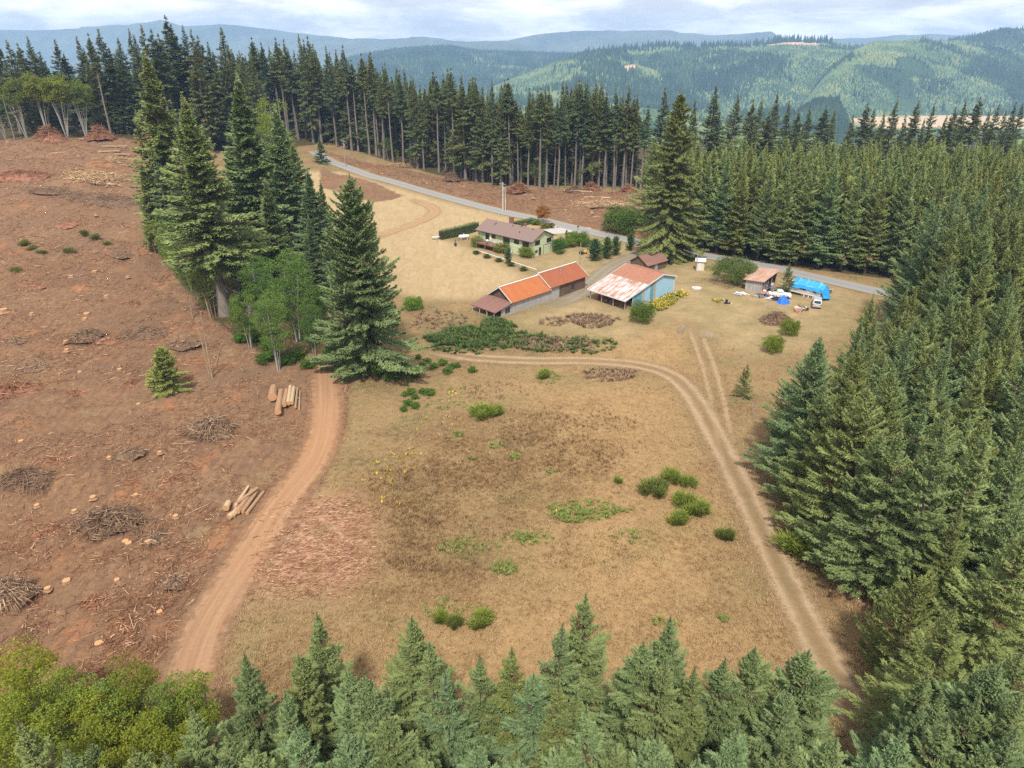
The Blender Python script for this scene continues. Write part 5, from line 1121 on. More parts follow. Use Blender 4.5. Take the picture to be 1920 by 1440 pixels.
def van():
    x, y = G(1531, 573); r = root_at('parked_van', x, y, R(68), 'dull silver van parked by the trailer with its rear showing', 'van')
    r.location.z += .0
    def prof(pts, w0, w1, z_split):
        pass
    mb = MB(); W2 = .92
    side = [(-2.3, .35), (2.25, .35), (2.3, .75), (1.45, 1.02), (.75, 1.72), (-1.9, 1.80), (-2.25, 1.0)]
    i = 0
    def inset(z): return 0 if z < 1.05 else .16
    mb.v = [(a, -W2 + inset(z), z) for a, z in side] + [(a, W2 - inset(z), z) for a, z in side]; n = len(side)
    mb.f = [tuple(range(n)), tuple(reversed(range(n, 2 * n)))] + [(k, k + n, (k + 1) % n + n, (k + 1) % n) for k in range(n)]
    b = mb.build('body', M['silver'], r); bv = b.modifiers.new('edge', 'BEVEL'); bv.width = .07; bv.segments = 2
    MB().hexa([(-2.21, -.66, 1.12), (-2.19, .66, 1.12), (-2.16, .66, 1.12), (-2.18, -.66, 1.12)], [(-2.02, -.60, 1.62), (-2.02, .60, 1.62), (-1.95, .6, 1.64), (-1.95, -.6, 1.64)]).build('rear_window', M['glass'], r)
    for s in (-1, 1):
        for x0, x1 in ((-1.75, -.75), (-.65, .45)): MB().hexa([(x0, s * .87, 1.12), (x1, s * .87, 1.12), (x1, s * .80, 1.12), (x0, s * .80, 1.12)], [(x0, s * .785, 1.62), (x1 - .1, s * .785, 1.62), (x1 - .1, s * .72, 1.62), (x0, s * .72, 1.62)]).build('side_window', M['glass'], r)
        MB().box(-2.36, s * .78 - .08, .8, -2.28, s * .78 + .08, 1.08).build('taillight', plain('tail_lamp', (.45, .03, .03), .3), r)
        for x0 in (-1.45, 1.45):
            w = MB().tube([(x0, s * .72, .33), (x0, s * .93, .33)], .33, 16).build('wheel', M['rubber'], r); MB().tube([(x0, s * .931, .33), (x0, s * .945, .33)], .19, 12).build('rim', M['metal'], w)
    MB().hexa([(1.42, -.7, 1.06), (1.46, .7, 1.06), (1.52, .7, 1.08), (1.48, -.7, 1.08)], [(.80, -.62, 1.66), (.80, .62, 1.66), (.86, .62, 1.7), (.86, -.62, 1.7)]).build('windscreen', M['glass'], r)
    MB().box(-2.42, -.85, .4, -2.3, .85, .58).build('bumper', M['metal'], r); MB().box(-2.315, -.25, .72, -2.29, .25, .86).build('number_plate', M['white'], r)
van()
# ------------------------------------------------------------------ garden, yard plants
def hedge(name, pts, wd, ht, mat, label, color=(1, 1, 1), seed=0, ls=.16, dens=260):
    rg2 = np.random.default_rng(seed); P = catmull(pts, .5); n = int(len(P) * .5 * dens)
    i = rg2.integers(0, len(P) - 1, n); f = rg2.random(n)[:, None]; c = P[i] * (1 - f) + P[i + 1] * f
    T = norm(P[i + 1] - P[i]); Nn = np.stack([-T[:, 1], T[:, 0]], 1)
    th = rg2.random(n) * math.pi; r = (.8 + .25 * rg2.random(n))
    ce = np.clip(np.abs(np.cos(th)) ** .5 * np.sign(np.cos(th)), -1, 1); se = np.sin(th) ** .45
    xy = c + Nn * (ce * wd / 2 * r)[:, None]; z = h(xy[:, 0], xy[:, 1]) + ht * se * r * (1 - .85 * rg2.random(n) * (np.abs(ce) > .8))
    B = np.stack([xy[:, 0], xy[:, 1], z], 1); out = np.stack([Nn[:, 0] * ce, Nn[:, 1] * ce, se + .1], 1)
    V, Fc = np_leaves(B, norm(out * .8 + rg2.normal(0, .6, (n, 3))), norm(out + rg2.normal(0, .5, (n, 3))), ls * (.7 + .7 * rg2.random(n)), ls * .6 * (.7 + .6 * rg2.random(n)))
    mid = P[len(P) // 2]; zc = hf(*mid); V = V - np.array([mid[0], mid[1], zc])
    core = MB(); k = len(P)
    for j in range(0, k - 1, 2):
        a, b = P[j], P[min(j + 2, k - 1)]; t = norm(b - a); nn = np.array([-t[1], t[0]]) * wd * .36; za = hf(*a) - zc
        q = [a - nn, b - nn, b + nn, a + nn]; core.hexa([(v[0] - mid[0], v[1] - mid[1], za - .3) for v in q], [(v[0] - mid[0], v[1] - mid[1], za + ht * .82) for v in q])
    me = np_mesh(name, V, [Fc], np.repeat(np.clip(.5 + rg2.normal(0, .2, n), 0, .9), 2), [M['leaf']])
    root = empty(name, (mid[0], mid[1], zc), 0, label, 'hedge')
    fo = obj('foliage', me, root); fo.color = (*color, 1); core.build('stem_core', M['dark'], root)  # solid near-black block stands in for the shade inside the hedge
hedge('hedge', PX([(826, 449), (850, 444), (875, 438), (895, 432)]), 2.0, 2.6, 'leaf', 'clipped dark green hedge in front of the mown field by the white tank', (.75, 1.05, .6), 1, .2)
hedge('hedge', PX([(966, 424), (985, 421), (1000, 417)]), 2.2, 1.4, 'leaf', 'low yellow-green hedge behind the house roof', (1.15, 1.2, .7), 2, .2)
BUSH = [  # u, v base, height, kind, fat, colour, label
    (895, 462, 2.6, 'round_shrub', 1.3, (1.15, 1.2, .65), 'round light green shrub at the far end of the deck'),
    (942, 474, 2.6, 'round_shrub', 1.2, (1.15, 1.15, .7), 'yellow-green shrub in front of the deck middle'),
    (953, 496, 4.3, 'cypress', 1.0, (.75, .9, .95), 'dark blue-green bushy conifer by the white pipe rail'),
    (988, 482, 2.7, 'round_shrub', 1.25, (1.2, 1.15, .65), 'round yellow-green shrub against the near house corner'),
    (1047, 472, 3.6, 'round_shrub', .85, (.45, .85, .4), 'neat dark green dome shrub beside the garage door'),
    (1050, 476, 1.2, 'shrub', 1.5, (.9, 1, .9), 'low grey-green shrub at the foot of the dome shrub'),
    (1068, 462, 2.2, 'round_shrub', 1.4, (1.2, 1.2, .6), 'bright yellow-green garden shrub behind the dome shrub'),
    (1062, 447, 2.4, 'cypress', .9, (1.3, 1.2, .7), 'upright golden garden shrub beside the driveway'),
    (1070, 462, 1.5, 'shrub', 1.5, (1.7, .65, .55), 'low red-leaved shrub in the garden bed'),
    (1083, 458, 3.4, 'round_shrub', 1.5, (.85, 1.05, .6), 'large loose green shrub in the middle of the garden bed'),
    (1096, 462, 2.2, 'round_shrub', 1.4, (.8, .95, .6), 'darker green shrub at the lane side of the garden bed'),
    (1060, 465, 1.1, 'shrub', 1.6, (1.0, 1.1, .8), 'low soft green shrub in front of the red-leaved one'),
    (1115, 489, 5.6, 'cypress', 1.5, (.68, .92, .78), 'dark bushy cypress, leftmost of the three by the lane'),
    (1137, 485, 5.6, 'cypress', 1.35, (.85, 1.0, .6), 'lighter green cypress, middle of the three by the lane'),
    (1153, 479, 5.0, 'cypress', 1.3, (.78, .92, .85), 'grey-green cypress, rightmost of the three by the lane'),
    (1181, 470, 4.6, 'cypress', 1.2, (.6, .85, .6), 'dark rounded conifer shrub between the lane and the huge dark conifer'),
    (1166, 436, 7.0, 'round_shrub', 1.35, (.7, .85, .5), 'big round dark shrub across the road from the house'),
    (1006, 421, 1.6, 'shrub', 1.5, (1.1, 1.15, .9), 'pale green shrub beside the autumn tree'),
    (1022, 428, 1.6, 'shrub', 1.4, (1.5, 1.0, .5), 'golden brown shrub below the autumn tree'),
    (1032, 427, 1.5, 'shrub', 1.4, (1.5, .85, .45), 'rusty brown shrub next to the white boulder'),
    (1202, 604, 4.1, 'round_shrub', .95, (.85, .95, .5), 'small round tree standing in front of the blue shed'),
    (1372, 531, 5.4, 'apple', .98, (.85, .88, .8), 'wide sprawling grey-green apple tree beside the old grey shed'),
    (1315, 494, 1.1, 'shrub', 1.6, (1.0, 1.1, .5), 'low green shrub at the road edge behind the apple tree'),
    (1449, 660, 3.0, 'round_shrub', 1.0, (1.3, 1.25, .55), 'pale yellow-green bush standing alone by the plantation edge'),
    (1480, 628, 3.0, 'round_shrub', .95, (1.25, 1.2, .5), 'yellow-green bush between the brush heap and the plantation'),
    (776, 580, 2.6, 'round_shrub', 1.3, (1.0, 1.3, .55), 'leafy green shrub beside the spruce at the mown field corner'),
    (1293, 252, 12, 'autumn', 1.1, (1.5, 1.05, .4), 'yellow-brown leafy tree among the dark firs across the road'),
    (735, 708, 3.4, 'shrub', 1.2, (.6, .85, .6), 'dark leafy bush under the foot of the big spruce'),
    (1018, 418, 5.0, 'autumn', 1.0, (2.3, .72, .42), 'small autumn tree turning red beside the road')]
for (u, v, H, kd, fat, c, lab) in BUSH:
    x, y = G(u, v); tree = kd in ('autumn', 'apple') or 'tree' in lab
    plant(kd, 'garden_tree' if tree else 'shrub', x, y, H, lab, 'tree' if tree else 'shrub', None, c, fat, parts=('trunk', 'crown') if tree else ('stem', 'foliage'))
BROOM = [(905, 782, 2.2, 1.3, 'largest bright green broom clump in the upper meadow'), (933, 776, 1.6, 1.0, 'smaller broom clump touching the largest one in the upper meadow'), (1018, 708, 1.7, 1.2, 'bright green broom just below the farm track'), (1225, 925, 2.0, 1.4, 'dark olive broom beside the track, left of its cluster'), (1257, 903, 2.0, 1.0, 'upright broom at the top of the trackside cluster'), (1290, 912, 1.6, 1.1, 'broom on the track side of the trackside cluster'), (1282, 950, 2.0, 1.2, 'broom in the middle of the trackside cluster'), (1306, 962, 2.0, 1.2, 'broad green broom at the track side of the lower cluster'), (1270, 980, 1.8, 1.1, 'lowest bright green broom of the trackside cluster'), (1160, 905, 1.0, 1.0, 'tiny green broom left of the trackside cluster'), (1360, 1010, 1.7, 1.0, 'brown-green broom at the edge of the mown track verge'), (1498, 1035, 3.0, 1.3, 'tall yellowish broom at the plantation edge'), (900, 1168, 1.5, 1.4, 'flat green broom above the front firs'), (828, 1165, 1.3, 1.0, 'thin green broom left of the flat one'), (853, 1175, 1.4, .8, 'narrow dark broom between the two above the front firs')]
for (u, v, H, fat, lab) in BROOM:
    x, y = G(u, v); k = 'olive' in lab or 'brown' in lab or 'dark' in lab
    plant('broom' if u % 2 else 'broom2', 'broom_bush', x, y, H, lab, 'bush', 'broom bushes in the meadow', (.8, .78, .7) if k else (1.15, 1.15, .8), fat, parts=('stem', 'foliage'))
LOWGREEN = [(785, 672), (800, 680), (792, 692), (776, 700), (812, 690), (768, 716), (782, 708), (830, 684), (848, 690), (770, 738), (760, 742), (792, 738), (806, 740), (778, 748), (764, 760), (758, 770), (780, 765), (838, 700), (858, 688), (886, 698)]
for i, (u, v) in enumerate(LOWGREEN):
    x, y = G(u, v)
    plant('shrub', 'meadow_shrub', x, y, .75 + .35 * ((i * 7) % 5) / 4, 'small fresh green shrub in the scattered patch right of the spruce', 'shrub', 'small green shrubs right of the spruce', (.8, 1.05, .65), 1.2, parts=('stem', 'foliage'))
for i, (u, v) in enumerate([(480, 640), (500, 655), (515, 672), (540, 682), (470, 620), (560, 672), (495, 680), (452, 640), (578, 690), (620, 668)]):
    x, y = G(u, v)
    plant('shrub', 'undergrowth_shrub', x, y, 1.6, 'leafy shrub crowding the foot of the alders', 'shrub', 'shrubs at the foot of the alders', (.7, .95, .5), 1.3, parts=('stem', 'foliage'))
for i, (u, v) in enumerate([(45, 460), (80, 478), (160, 440), (178, 448), (130, 475), (205, 462), (30, 512), (60, 470)]):
    x, y = G(u, v)
    plant('broom2', 'clearing_shrub', x, y, 1.7, 'pale yellowish shrub left in the clear-cut', 'shrub', 'pale shrubs left in the clear-cut', (1.05, .85, 1.0), 1.3, parts=('stem', 'foliage'))
# dead snags near the alders
for (u, vb, vt, lean, lab) in [(398, 708, 588, .02, 'tallest bare dead snag at the clear-cut edge'), (393, 704, 600, -.03, 'thinner dead snag close beside the tallest one'), (405, 690, 640, .45, 'leaning broken dead snag beside the tall ones'), (362, 600, 560, .05, 'short broken dead stem beside the saplings'), (395, 596, 545, -.1, 'dead grey stem under the great fir')]:
    x, y = G(u, vb); H = zat(vt, x, y); r = root_at('dead_snag', x, y, 0, lab, 'dead tree', 'dead snags at the clear-cut edge')
    MB().tube([(0, 0, -.2), (lean * H * .3, 0, H * .4), (lean * H, 0, H)], [.17, .13, .05], 7).build('trunk', M['dead'], r)
    rr = random.Random(u)
    for k in range(9):
        z = H * rr.uniform(.25, .95); a = rr.random() * 6.28; l = rr.uniform(.4, 1.5)
        MB().tube([(lean * z, 0, z), (lean * z + math.cos(a) * l, math.sin(a) * l, z + rr.uniform(-.5, .4) * l)], [.035, .012], 4).build('branch', M['dead'], r)
# ------------------------------------------------------------------ yard things
def pole(u, vb, vt, rad, label, arms=0, mat='pole', can=False, pair=0):
    x, y = G(u, vb); H = max(3, zat(vt, x, y) - hf(x, y)); r = root_at('utility_pole', x, y, R(-35), label, 'pole')
    MB().tube([(0, 0, -.3), (0, 0, H)], [rad, rad * .7], 10).build('shaft', M[mat], r)
    for k in range(arms): MB().box(-1.2, -.06 - rad, H - .6 - k * 1.1, 1.2, .06 - rad, H - .46 - k * 1.1).build('crossarm', M['pole'], r)
    if arms:
        for k in (-1.1, -.5, .5, 1.1): MB().tube([(k, -rad, H - .455), (k, -rad, H - .25)], .06, 6).build('insulator', M['stone'], r)
    if can: MB().tube([(rad + .3, 0, H - 2.6), (rad + .3, 0, H - 1.5)], .28, 10).box(rad * .6, -.06, H - 2.1, rad + .1, .06, H - 2.0).build('transformer', M['metal'], r)
pole(648, 312, 262, .2, 'wooden utility pole with crossarm at the far bend of the road', 2, 'pole', True)
pole(943, 398, 342, .22, 'pale utility pole with transformer standing beside the road', 1, 'palepole', True)
pole(947.5, 397, 352, .16, 'shorter pale pole close beside the transformer pole', 0, 'palepole')
pole(1087, 503, 455, .12, 'slim pole standing beside the garden and farm lane', 0)
pole(1305, 508, 470, .11, 'slim pole rising against the tiny pump house', 0)
def wire(p, q, sag, label):
    mb = MB(); n = 14; a = Vector(p); b = Vector(q)
    mb.tube([tuple(a.lerp(b, k / n) - Vector((0, 0, sag * 4 * (k / n) * (1 - k / n)))) for k in range(n + 1)], .018, 4)
    tag(mb.build('power_line', M['trim']), label, 'power line')
def propane():
    x, y = G(870, 449); r = root_at('propane_tank', x, y, R(15), 'white propane tank lying beside the clipped hedge', 'tank')
    mb = MB(); n = 9; pts = [(-1.5, 0, .85), (-1.4, 0, .85), (-1.15, 0, .85), (1.15, 0, .85), (1.4, 0, .85), (1.5, 0, .85)]; mb.tube(pts, [.12, .38, .52, .52, .38, .12], 14); mb.build('tank_shell', M['white'], r, True)
    MB().tube([(0, 0, 1.3), (0, 0, 1.55)], .2, 10).build('valve_dome', M['white'], r)
    for k in (-.9, .9): MB().box(k - .1, -.4, -.1, k + .1, .4, .42).build('leg', M['concrete'], r)
propane()
def bench():
    x, y = G(818, 449); r = root_at('trestle_table', x, y, R(20), 'white topped trestle table at the end of the hedge', 'table')
    MB().box(-1.2, -.4, .7, 1.2, .4, .78).build('table_top', M['white'], r)
    for sx in (-1, 1):
        for sy in (-1, 1): MB().tube([(sx * 1.0, sy * .32, -.05), (sx * .95, sy * .28, .7)], .035, 6).build('leg', M['metal'], r)
bench()
def piperail():
    a = G(893, 474); b = G(1006, 513.5); rz, L = gauss2(a, b); r = root_at('pipe_rail', *a, rz, 'long white pipe rail across the field to the barn roof', 'rail', z=0)
    z0, z1 = hf(*a) + .75, hf(*b) + 1.05
    MB().tube([(0, 0, z0), (L, 0, z1)], .10, 8).build('pipe', M['white'], r)
    n = 7
    for k in range(n + 1): x = L * k / n; w = (a[0] + (b[0] - a[0]) * k / n, a[1] + (b[1] - a[1]) * k / n); MB().tube([(x, .0, hf(*w) - .3), (x, .0, z0 + (z1 - z0) * k / n - .09)], .06, 6).build('post', M['pole'], r)
    for k in range(5):
        t_ = k / 5; w = (a[0] + (b[0] - a[0]) * t_, a[1] + (b[1] - a[1]) * t_ - 1.2)
        plant('shrub', 'fence_weed', w[0], w[1], 1.0, 'dark weed clump growing under the white pipe rail', 'weed', 'weeds under the pipe rail', (.75, .7, .5), 1.5, parts=('stem', 'foliage'))
piperail()
def firepot():
    x, y = G(854, 462); r = root_at('fire_pot', x, y, 0, 'small black cast stove standing alone in the mown field', 'stove')
    MB().tube([(0, 0, .25), (0, 0, .4), (0, 0, .8), (0, 0, .95)], [.2, .38, .38, .2], 10).build('stove_body', M['black'], r); MB().tube([(0, 0, .95), (0, 0, 1.8)], .09, 8).build('flue', M['black'], r)
    for k in range(3): a = k * 2.1; MB().tube([(.3 * math.cos(a), .3 * math.sin(a), 0), (.2 * math.cos(a), .2 * math.sin(a), .3)], .04, 5).build('leg', M['black'], r)
firepot()
def mower():
    x, y = G(1093, 476); r = root_at('ride_on_mower', x, y, R(30), 'yellow and black ride-on mower parked by the slim pole', 'mower')
    MB().hexa([(.1, -.4, .4), (1.0, -.35, .4), (1.0, .35, .4), (.1, .4, .4)], [(.15, -.35, .95), (.95, -.28, .8), (.95, .28, .8), (.15, .35, .95)]).build('hood', M['yellow'], r)
    MB().box(-.9, -.45, .35, .1, .45, .5).build('deck', M['black'], r); sb = MB().box(-.75, -.28, .52, -.2, .28, .66).build('seat', M['black'], r); MB().box(-.82, -.28, .665, -.72, .28, 1.1).build('backrest', M['black'], r)
    for sx, rad in ((-.6, .32), (.75, .22)):
        for s in (-1, 1): MB().tube([(sx, s * .42, rad), (sx, s * .62, rad)], rad, 12).build('wheel', M['rubber'], r)
    MB().tube([(.1, 0, .95), (-.1, 0, 1.15)], .03, 5).tube([(-.11, 0, 1.15), (-.13, 0, 1.17)], .2, 10).build('steering_wheel', M['black'], r)
mower()
def mailbox():
    x, y = G(1083, 431); r = root_at('mailbox', x, y - 1, R(-30), 'dark mailbox on a post at the driveway mouth', 'mailbox')
    MB().box(-.06, -.06, -.1, .06, .06, 1.05).build('post', M['pole'], r); MB().box(-.18, -.3, 1.052, .18, .3, 1.3).tube([(0, -.3, 1.3), (0, .3, 1.3)], .18, 12).build('box', M['trim'], r)
mailbox()
def slab_():
    x, y = G(1306, 541); r = root_at('well_cover', x, y, R(20), 'pale concrete well cover with a thin standpipe in the yard', 'well cover')
    MB().tube([(0, 0, -.1), (0, 0, .22)], 1.1, 16).build('cover_slab', M['concrete'], r); MB().tube([(-.4, 0, .22), (-.4, 0, 2.0)], .03, 6).build('standpipe', M['metal'], r)
slab_()
def stone(u, v, s, lab, mat='stone'):
    x, y = G(u, v); o = MB().ball((0, 0, s * .3), s, 9, 6, .7, .12, random.Random(int(u))).build('boulder', M[mat], None, True); o.location = (x, y, hf(x, y)); tag(o, lab, 'boulder')
stone(1039, 427, .75, 'white boulder beside the rusty brown shrub', 'white')
def junk(name, u, v, wd, ht, n, lab, cat, seed, cols, group=None):
    """a heap of mixed odds and ends; every kind of scrap a part of its own"""
    x, y = G(u, v); r = root_at(name, x, y, 0, lab, cat, group); rr = random.Random(seed)
    kinds = ['board', 'sack', 'bin', 'pipe', 'sheet']
    for k in range(n):
        a = rr.random() * 6.28; d = wd * .5 * rr.random() ** .6; px, py = math.cos(a) * d, math.sin(a) * d * .6; z = ht * (1 - d / (wd * .5) * .8) * rr.random()
        kd = rr.choice(kinds); m = M[rr.choice(cols)]; mb = MB(); s = rr.uniform(.35, .8)
        if kd == 'board': mb.box(-s * 1.4, -.08, 0, s * 1.4, .08, .05)
        elif kd == 'sack': mb.ball((0, 0, s * .25), s * .5, 8, 5, .6, .15, rr)
        elif kd == 'bin': mb.tube([(0, 0, 0), (0, 0, .05), (0, 0, s)], [s * .3, s * .36, s * .42], 9)
        elif kd == 'pipe': mb.tube([(-s * 1.5, 0, .08), (s * 1.5, 0, .3)], .05, 6)
        else:
            i = 0; mb.v = [(-s, -s * .7, 0), (s, -s * .7, .1), (s, s * .7, 0), (-s, s * .7, .15), (0, 0, .35), (-s, -s * .7, -.04), (s, -s * .7, .06), (s, s * .7, -.04), (-s, s * .7, .1)]; mb.f = [(0, 1, 4), (1, 2, 4), (2, 3, 4), (3, 0, 4), (8, 7, 6, 5), (0, 5, 6, 1), (1, 6, 7, 2), (2, 7, 8, 3), (3, 8, 5, 0)]
        o = mb.build('scrap_' + kd, m, r); o.location = (px, py, z); o.rotation_euler = (rr.uniform(-.3, .3), rr.uniform(-.3, .3), rr.random() * 6.28)
MIX = ['white', 'metal', 'black', 'redish', 'tarp2', 'greywood', 'stone', 'rubber', 'cream']
junk('junk_pile', 1432, 556, 5.0, 1.3, 38, 'heap of pale sacks and scrap in front of the old grey shed', 'junk pile', 1, MIX + ['white', 'white', 'metal'])
junk('junk_pile', 1444, 545, 6.0, 1.6, 40, 'darker heap of scrap between the old shed and the small fir', 'junk pile', 2, MIX + ['black', 'black', 'tarp2'])
junk('junk_pile', 1456, 561, 4.0, 1.0, 26, 'low heap of dark scrap left of the blue tarp bundle', 'junk pile', 3, ['black', 'metal', 'rubber', 'redish', 'stone', 'white'])
junk('junk_pile', 1546, 549, 3.2, 1.6, 26, 'heap of tyres and scrap at the end of the tarped trailer', 'junk pile', 4, ['rubber', 'black', 'metal', 'redish', 'white'])
junk('junk_pile', 1503, 582, 3.0, .9, 18, 'small heap of brown scrap and white cloth near the van', 'junk pile', 5, ['redish', 'black', 'white', 'cream', 'rubber'])
junk('junk_pile', 1391, 552, 2.8, .5, 12, 'scatter of white and dark scrap on the grass left of the old shed', 'junk pile', 6, ['white', 'white', 'black', 'metal'])
junk('junk_pile', 1363, 569, 1.4, .4, 6, 'black tub and rope lying alone in the yard grass', 'junk pile', 7, ['black', 'black', 'stone', 'white'])
def bundle():
    x, y = G(1468, 568); r = root_at('tarp_bundle', x, y, 0, 'crumpled deep blue tarp heaped over something before the small fir', 'tarp')
    rr = random.Random(4); mb = MB(); n = 16
    for k, (rad, z) in enumerate([(1.35, -.05), (1.15, .25), (.75, .9), (.38, 1.45), (.08, 1.7)]):
        for j in range(n): a = j / n * 6.283; q = rad * (1 + .16 * math.sin(j * 2.6 + k) + rr.uniform(-.06, .06)); mb.v.append((q * math.cos(a), q * .8 * math.sin(a), z + rr.uniform(-.05, .05)))
    for k in range(4):
        for j in range(n): mb.f.append((k * n + j, k * n + (j + 1) % n, (k + 1) * n + (j + 1) % n, (k + 1) * n + j))
    mb.f.append(tuple(4 * n + j for j in range(n))); mb.build('tarp_sheet', M['tarp2'], r)
bundle()
def oldcar():
    x, y = G(1461, 558); r = root_at('wrecked_pickup', x, y, R(-14), 'old white pickup half buried in scrap before the small fir', 'pickup')
    mb = MB(); side = [(-2.3, .45), (2.3, .45), (2.3, .95), (1.0, 1.02), (.55, 1.6), (-.5, 1.62), (-.7, 1.0), (-2.3, .98)]; n = len(side); w = .88
    mb.v = [(a, -w + (.12 if z > 1.3 else 0), z) for a, z in side] + [(a, w - (.12 if z > 1.3 else 0), z) for a, z in side]
    mb.f = [tuple(range(n)), tuple(reversed(range(n, 2 * n)))] + [(k, k + n, (k + 1) % n + n, (k + 1) % n) for k in range(n)]; mb.build('body', M['white'], r)
    for s in (-1, 1):
        MB().hexa([(-.55, s * .85, 1.08), (.7, s * .85, 1.08), (.7, s * .8, 1.08), (-.55, s * .8, 1.08)], [(-.42, s * .79, 1.5), (.45, s * .79, 1.5), (.45, s * .74, 1.5), (-.42, s * .74, 1.5)]).build('side_window', M['glass'], r)
        for x0 in (-1.5, 1.5): MB().tube([(x0, s * .7, .35), (x0, s * .9, .35)], .35, 14).build('wheel', M['rubber'], r)
oldcar()
# fence posts and the gate frame
FP = [(1316, 636), (1330, 640), (1345, 645), (1375, 658), (1390, 672), (1402, 690), (1412, 780), (1281, 626), (1272, 624), (815, 588), (828, 580), (1097, 583), (865, 462), (820, 455), (1410, 770)]
for u, v in FP:
    x, y = G(u, v); o = MB().tube([(0, 0, -.3), (0, 0, 1.25)], [.07, .06], 6).build('fence_post', M['pole']); o.location = (x, y, hf(x, y)); tag(o, 'weathered wooden fence post standing in the dry grass', 'fence post', 'fence posts round the meadow')
def gate(u0, v0, u1, v1, lab):
    a = G(u0, v0); b = G(u1, v1); rz, L = gauss2(a, b); r = root_at('field_gate', *a, rz, lab, 'gate')
    MB().tube([(0, 0, -.2), (0, 0, 1.35)], .05, 6).build('post', M['metal'], r); MB().tube([(L, 0, -.2), (L, 0, 1.35)], .05, 6).build('post', M['metal'], r)
    for z in (.35, .7, 1.05, 1.25): MB().tube([(.05, 0, z), (L - .05, 0, z)], .025, 5).build('rail', M['metal'], r)
gate(1319, 634, 1337, 637, 'grey tube gate at the top of the faint wheel track'); gate(1271, 626, 1283, 620, 'open grey tube gate left of the faint wheel track')
# ------------------------------------------------------------------ logging: logs, stumps, slash
def log(x, y, z, L, rad, rz, lab, group, mat='logbark', seed=0, tilt=0.0):
    r = empty('log', (x, y, z), rz, lab, 'log', group); r.rotation_euler[1] = tilt
    rr = random.Random(seed); n = 12; k = 7; mb = MB(); a0 = [1 + rr.uniform(-.07, .07) for _ in range(n)]
    for i in range(k):
        q = (i / (k - 1) - .5) * L; rd = rad * (1.06 - .2 * i / (k - 1))
        for j in range(n): t_ = 6.283 * j / n; w = rd * a0[j] * (1 + rr.uniform(-.03, .03)); mb.v.append((q, w * math.cos(t_), w * math.sin(t_)))
    for i in range(k - 1):
        for j in range(n): mb.f.append((i * n + j, i * n + (j + 1) % n, (i + 1) * n + (j + 1) % n, (i + 1) * n + j))
    mb.build('bark', M[mat], r)
    for s in (-1, 1):
        i = 0 if s < 0 else k - 1; c = MB(); vs = [Vector(mb.v[i * n + j]) + Vector((s * .004, 0, 0)) for j in range(n)]; c.poly(vs if s > 0 else vs[::-1]); c.build('cut_end', M['cut'], r)
def logdir(u0, v0, u1, v1): a, b = G(u0, v0), G(u1, v1); return math.atan2(b[1] - a[1], b[0] - a[0])
LG1 = [(511, 757, 506, 742, 515, 726, .62, 3.6, 'short thick log with orange cut end, leftmost of the upper pile'), (519, 795, 525, 760, 530, 722, .46, 7.2, 'longest brown log of the upper pile, reaching furthest down'), (532, 770, 536, 750, 539, 728, .36, 5.2, 'rough brown log third from the left in the upper pile'), (540, 768, 543, 745, 546, 720, .34, 6.0, 'pale log in the middle of the upper pile'), (546, 766, 549, 745, 552, 722, .30, 5.6, 'smooth tan log right of the pale one in the upper pile'), (553, 778, 556, 750, 559, 718, .17, 6.6, 'thin grey pole of the upper pile'), (561, 783, 562, 755, 563, 722, .13, 6.4, 'thinnest grey pole at the road side of the upper pile')]
for i, (u0, v0, um, vm, u1, v1, rad, L, lab) in enumerate(LG1):
    a, b = G(u0, v0), G(u1, v1); x, y = (a[0] + b[0]) / 2, (a[1] + b[1]) / 2
    log(x, y, hf(x, y) + rad * .9, L, rad, math.atan2(b[1] - a[1], b[0] - a[0]), lab, 'logs of the upper pile', 'logbark' if i < 3 else 'peeled' if i < 5 else 'dead', i)
LG2 = [(424, 958, 430, 945, .36, 1.3, 0, 'short pale round at the left end of the lower pile'), (432, 972, 452, 958, .34, 2.0, 0, 'pale thick log nearest the camera in the lower pile'), (440, 966, 462, 938, .33, 4.0, 0, 'thick peeled log at the bottom of the lower pile'), (450, 962, 472, 930, .30, 4.4, .25, 'orange-ended log in the middle of the lower pile'), (458, 960, 482, 926, .26, 4.6, .1, 'grey-barked log right of the middle in the lower pile'), (466, 962, 492, 928, .22, 4.4, 0, 'slim grey log at the road side of the lower pile'), (446, 954, 464, 926, .2, 4.2, .55, 'slim pole lying on top of the lower pile'), (452, 950, 478, 930, .22, 3.6, .6, 'crooked pole across the top of the lower pile')]
for i, (u0, v0, u1, v1, rad, L, up, lab) in enumerate(LG2):
    a, b = G(u0, v0), G(u1, v1); x, y = (a[0] + b[0]) / 2, (a[1] + b[1]) / 2
    log(x, y, hf(x, y) + rad * .9 + up, L, rad, math.atan2(b[1] - a[1], b[0] - a[0]), lab, 'logs of the lower pile', 'peeled' if i in (0, 1, 2, 6) else 'logbark', 20 + i)
LG3 = [(170, 262, 8, .3, .2, 'grey log lying along the top of the clear-cut'), (215, 276, 9, .28, .05, 'long grey log below the ridge slash heaps'), (205, 286, 7, .35, .3, 'dark thick log under the long grey one'), (235, 300, 5, .25, .9, 'pale short log beside the broken branches'), (110, 288, 4, .22, .8, 'small pale log alone on the upper clear-cut'), (230, 291, 6, .3, -.1, 'brown log at the end of the long grey one'), (1120, 372, 9, .3, -.1, 'long pale log in the roadside slash field'), (1090, 360, 8, .28, -.25, 'pale log between the roadside heaps'), (1150, 385, 7, .3, .1, 'pale log near the dark conifer in the roadside slash')]
for i, (u, v, L, rad, rz, lab) in enumerate(LG3):
    x, y = G(u, v); log(x, y, hf(x, y) + rad, L, rad, rz, lab, 'scattered logs on the cleared ground', 'peeled' if 'pale' in lab else 'dead', 40 + i)
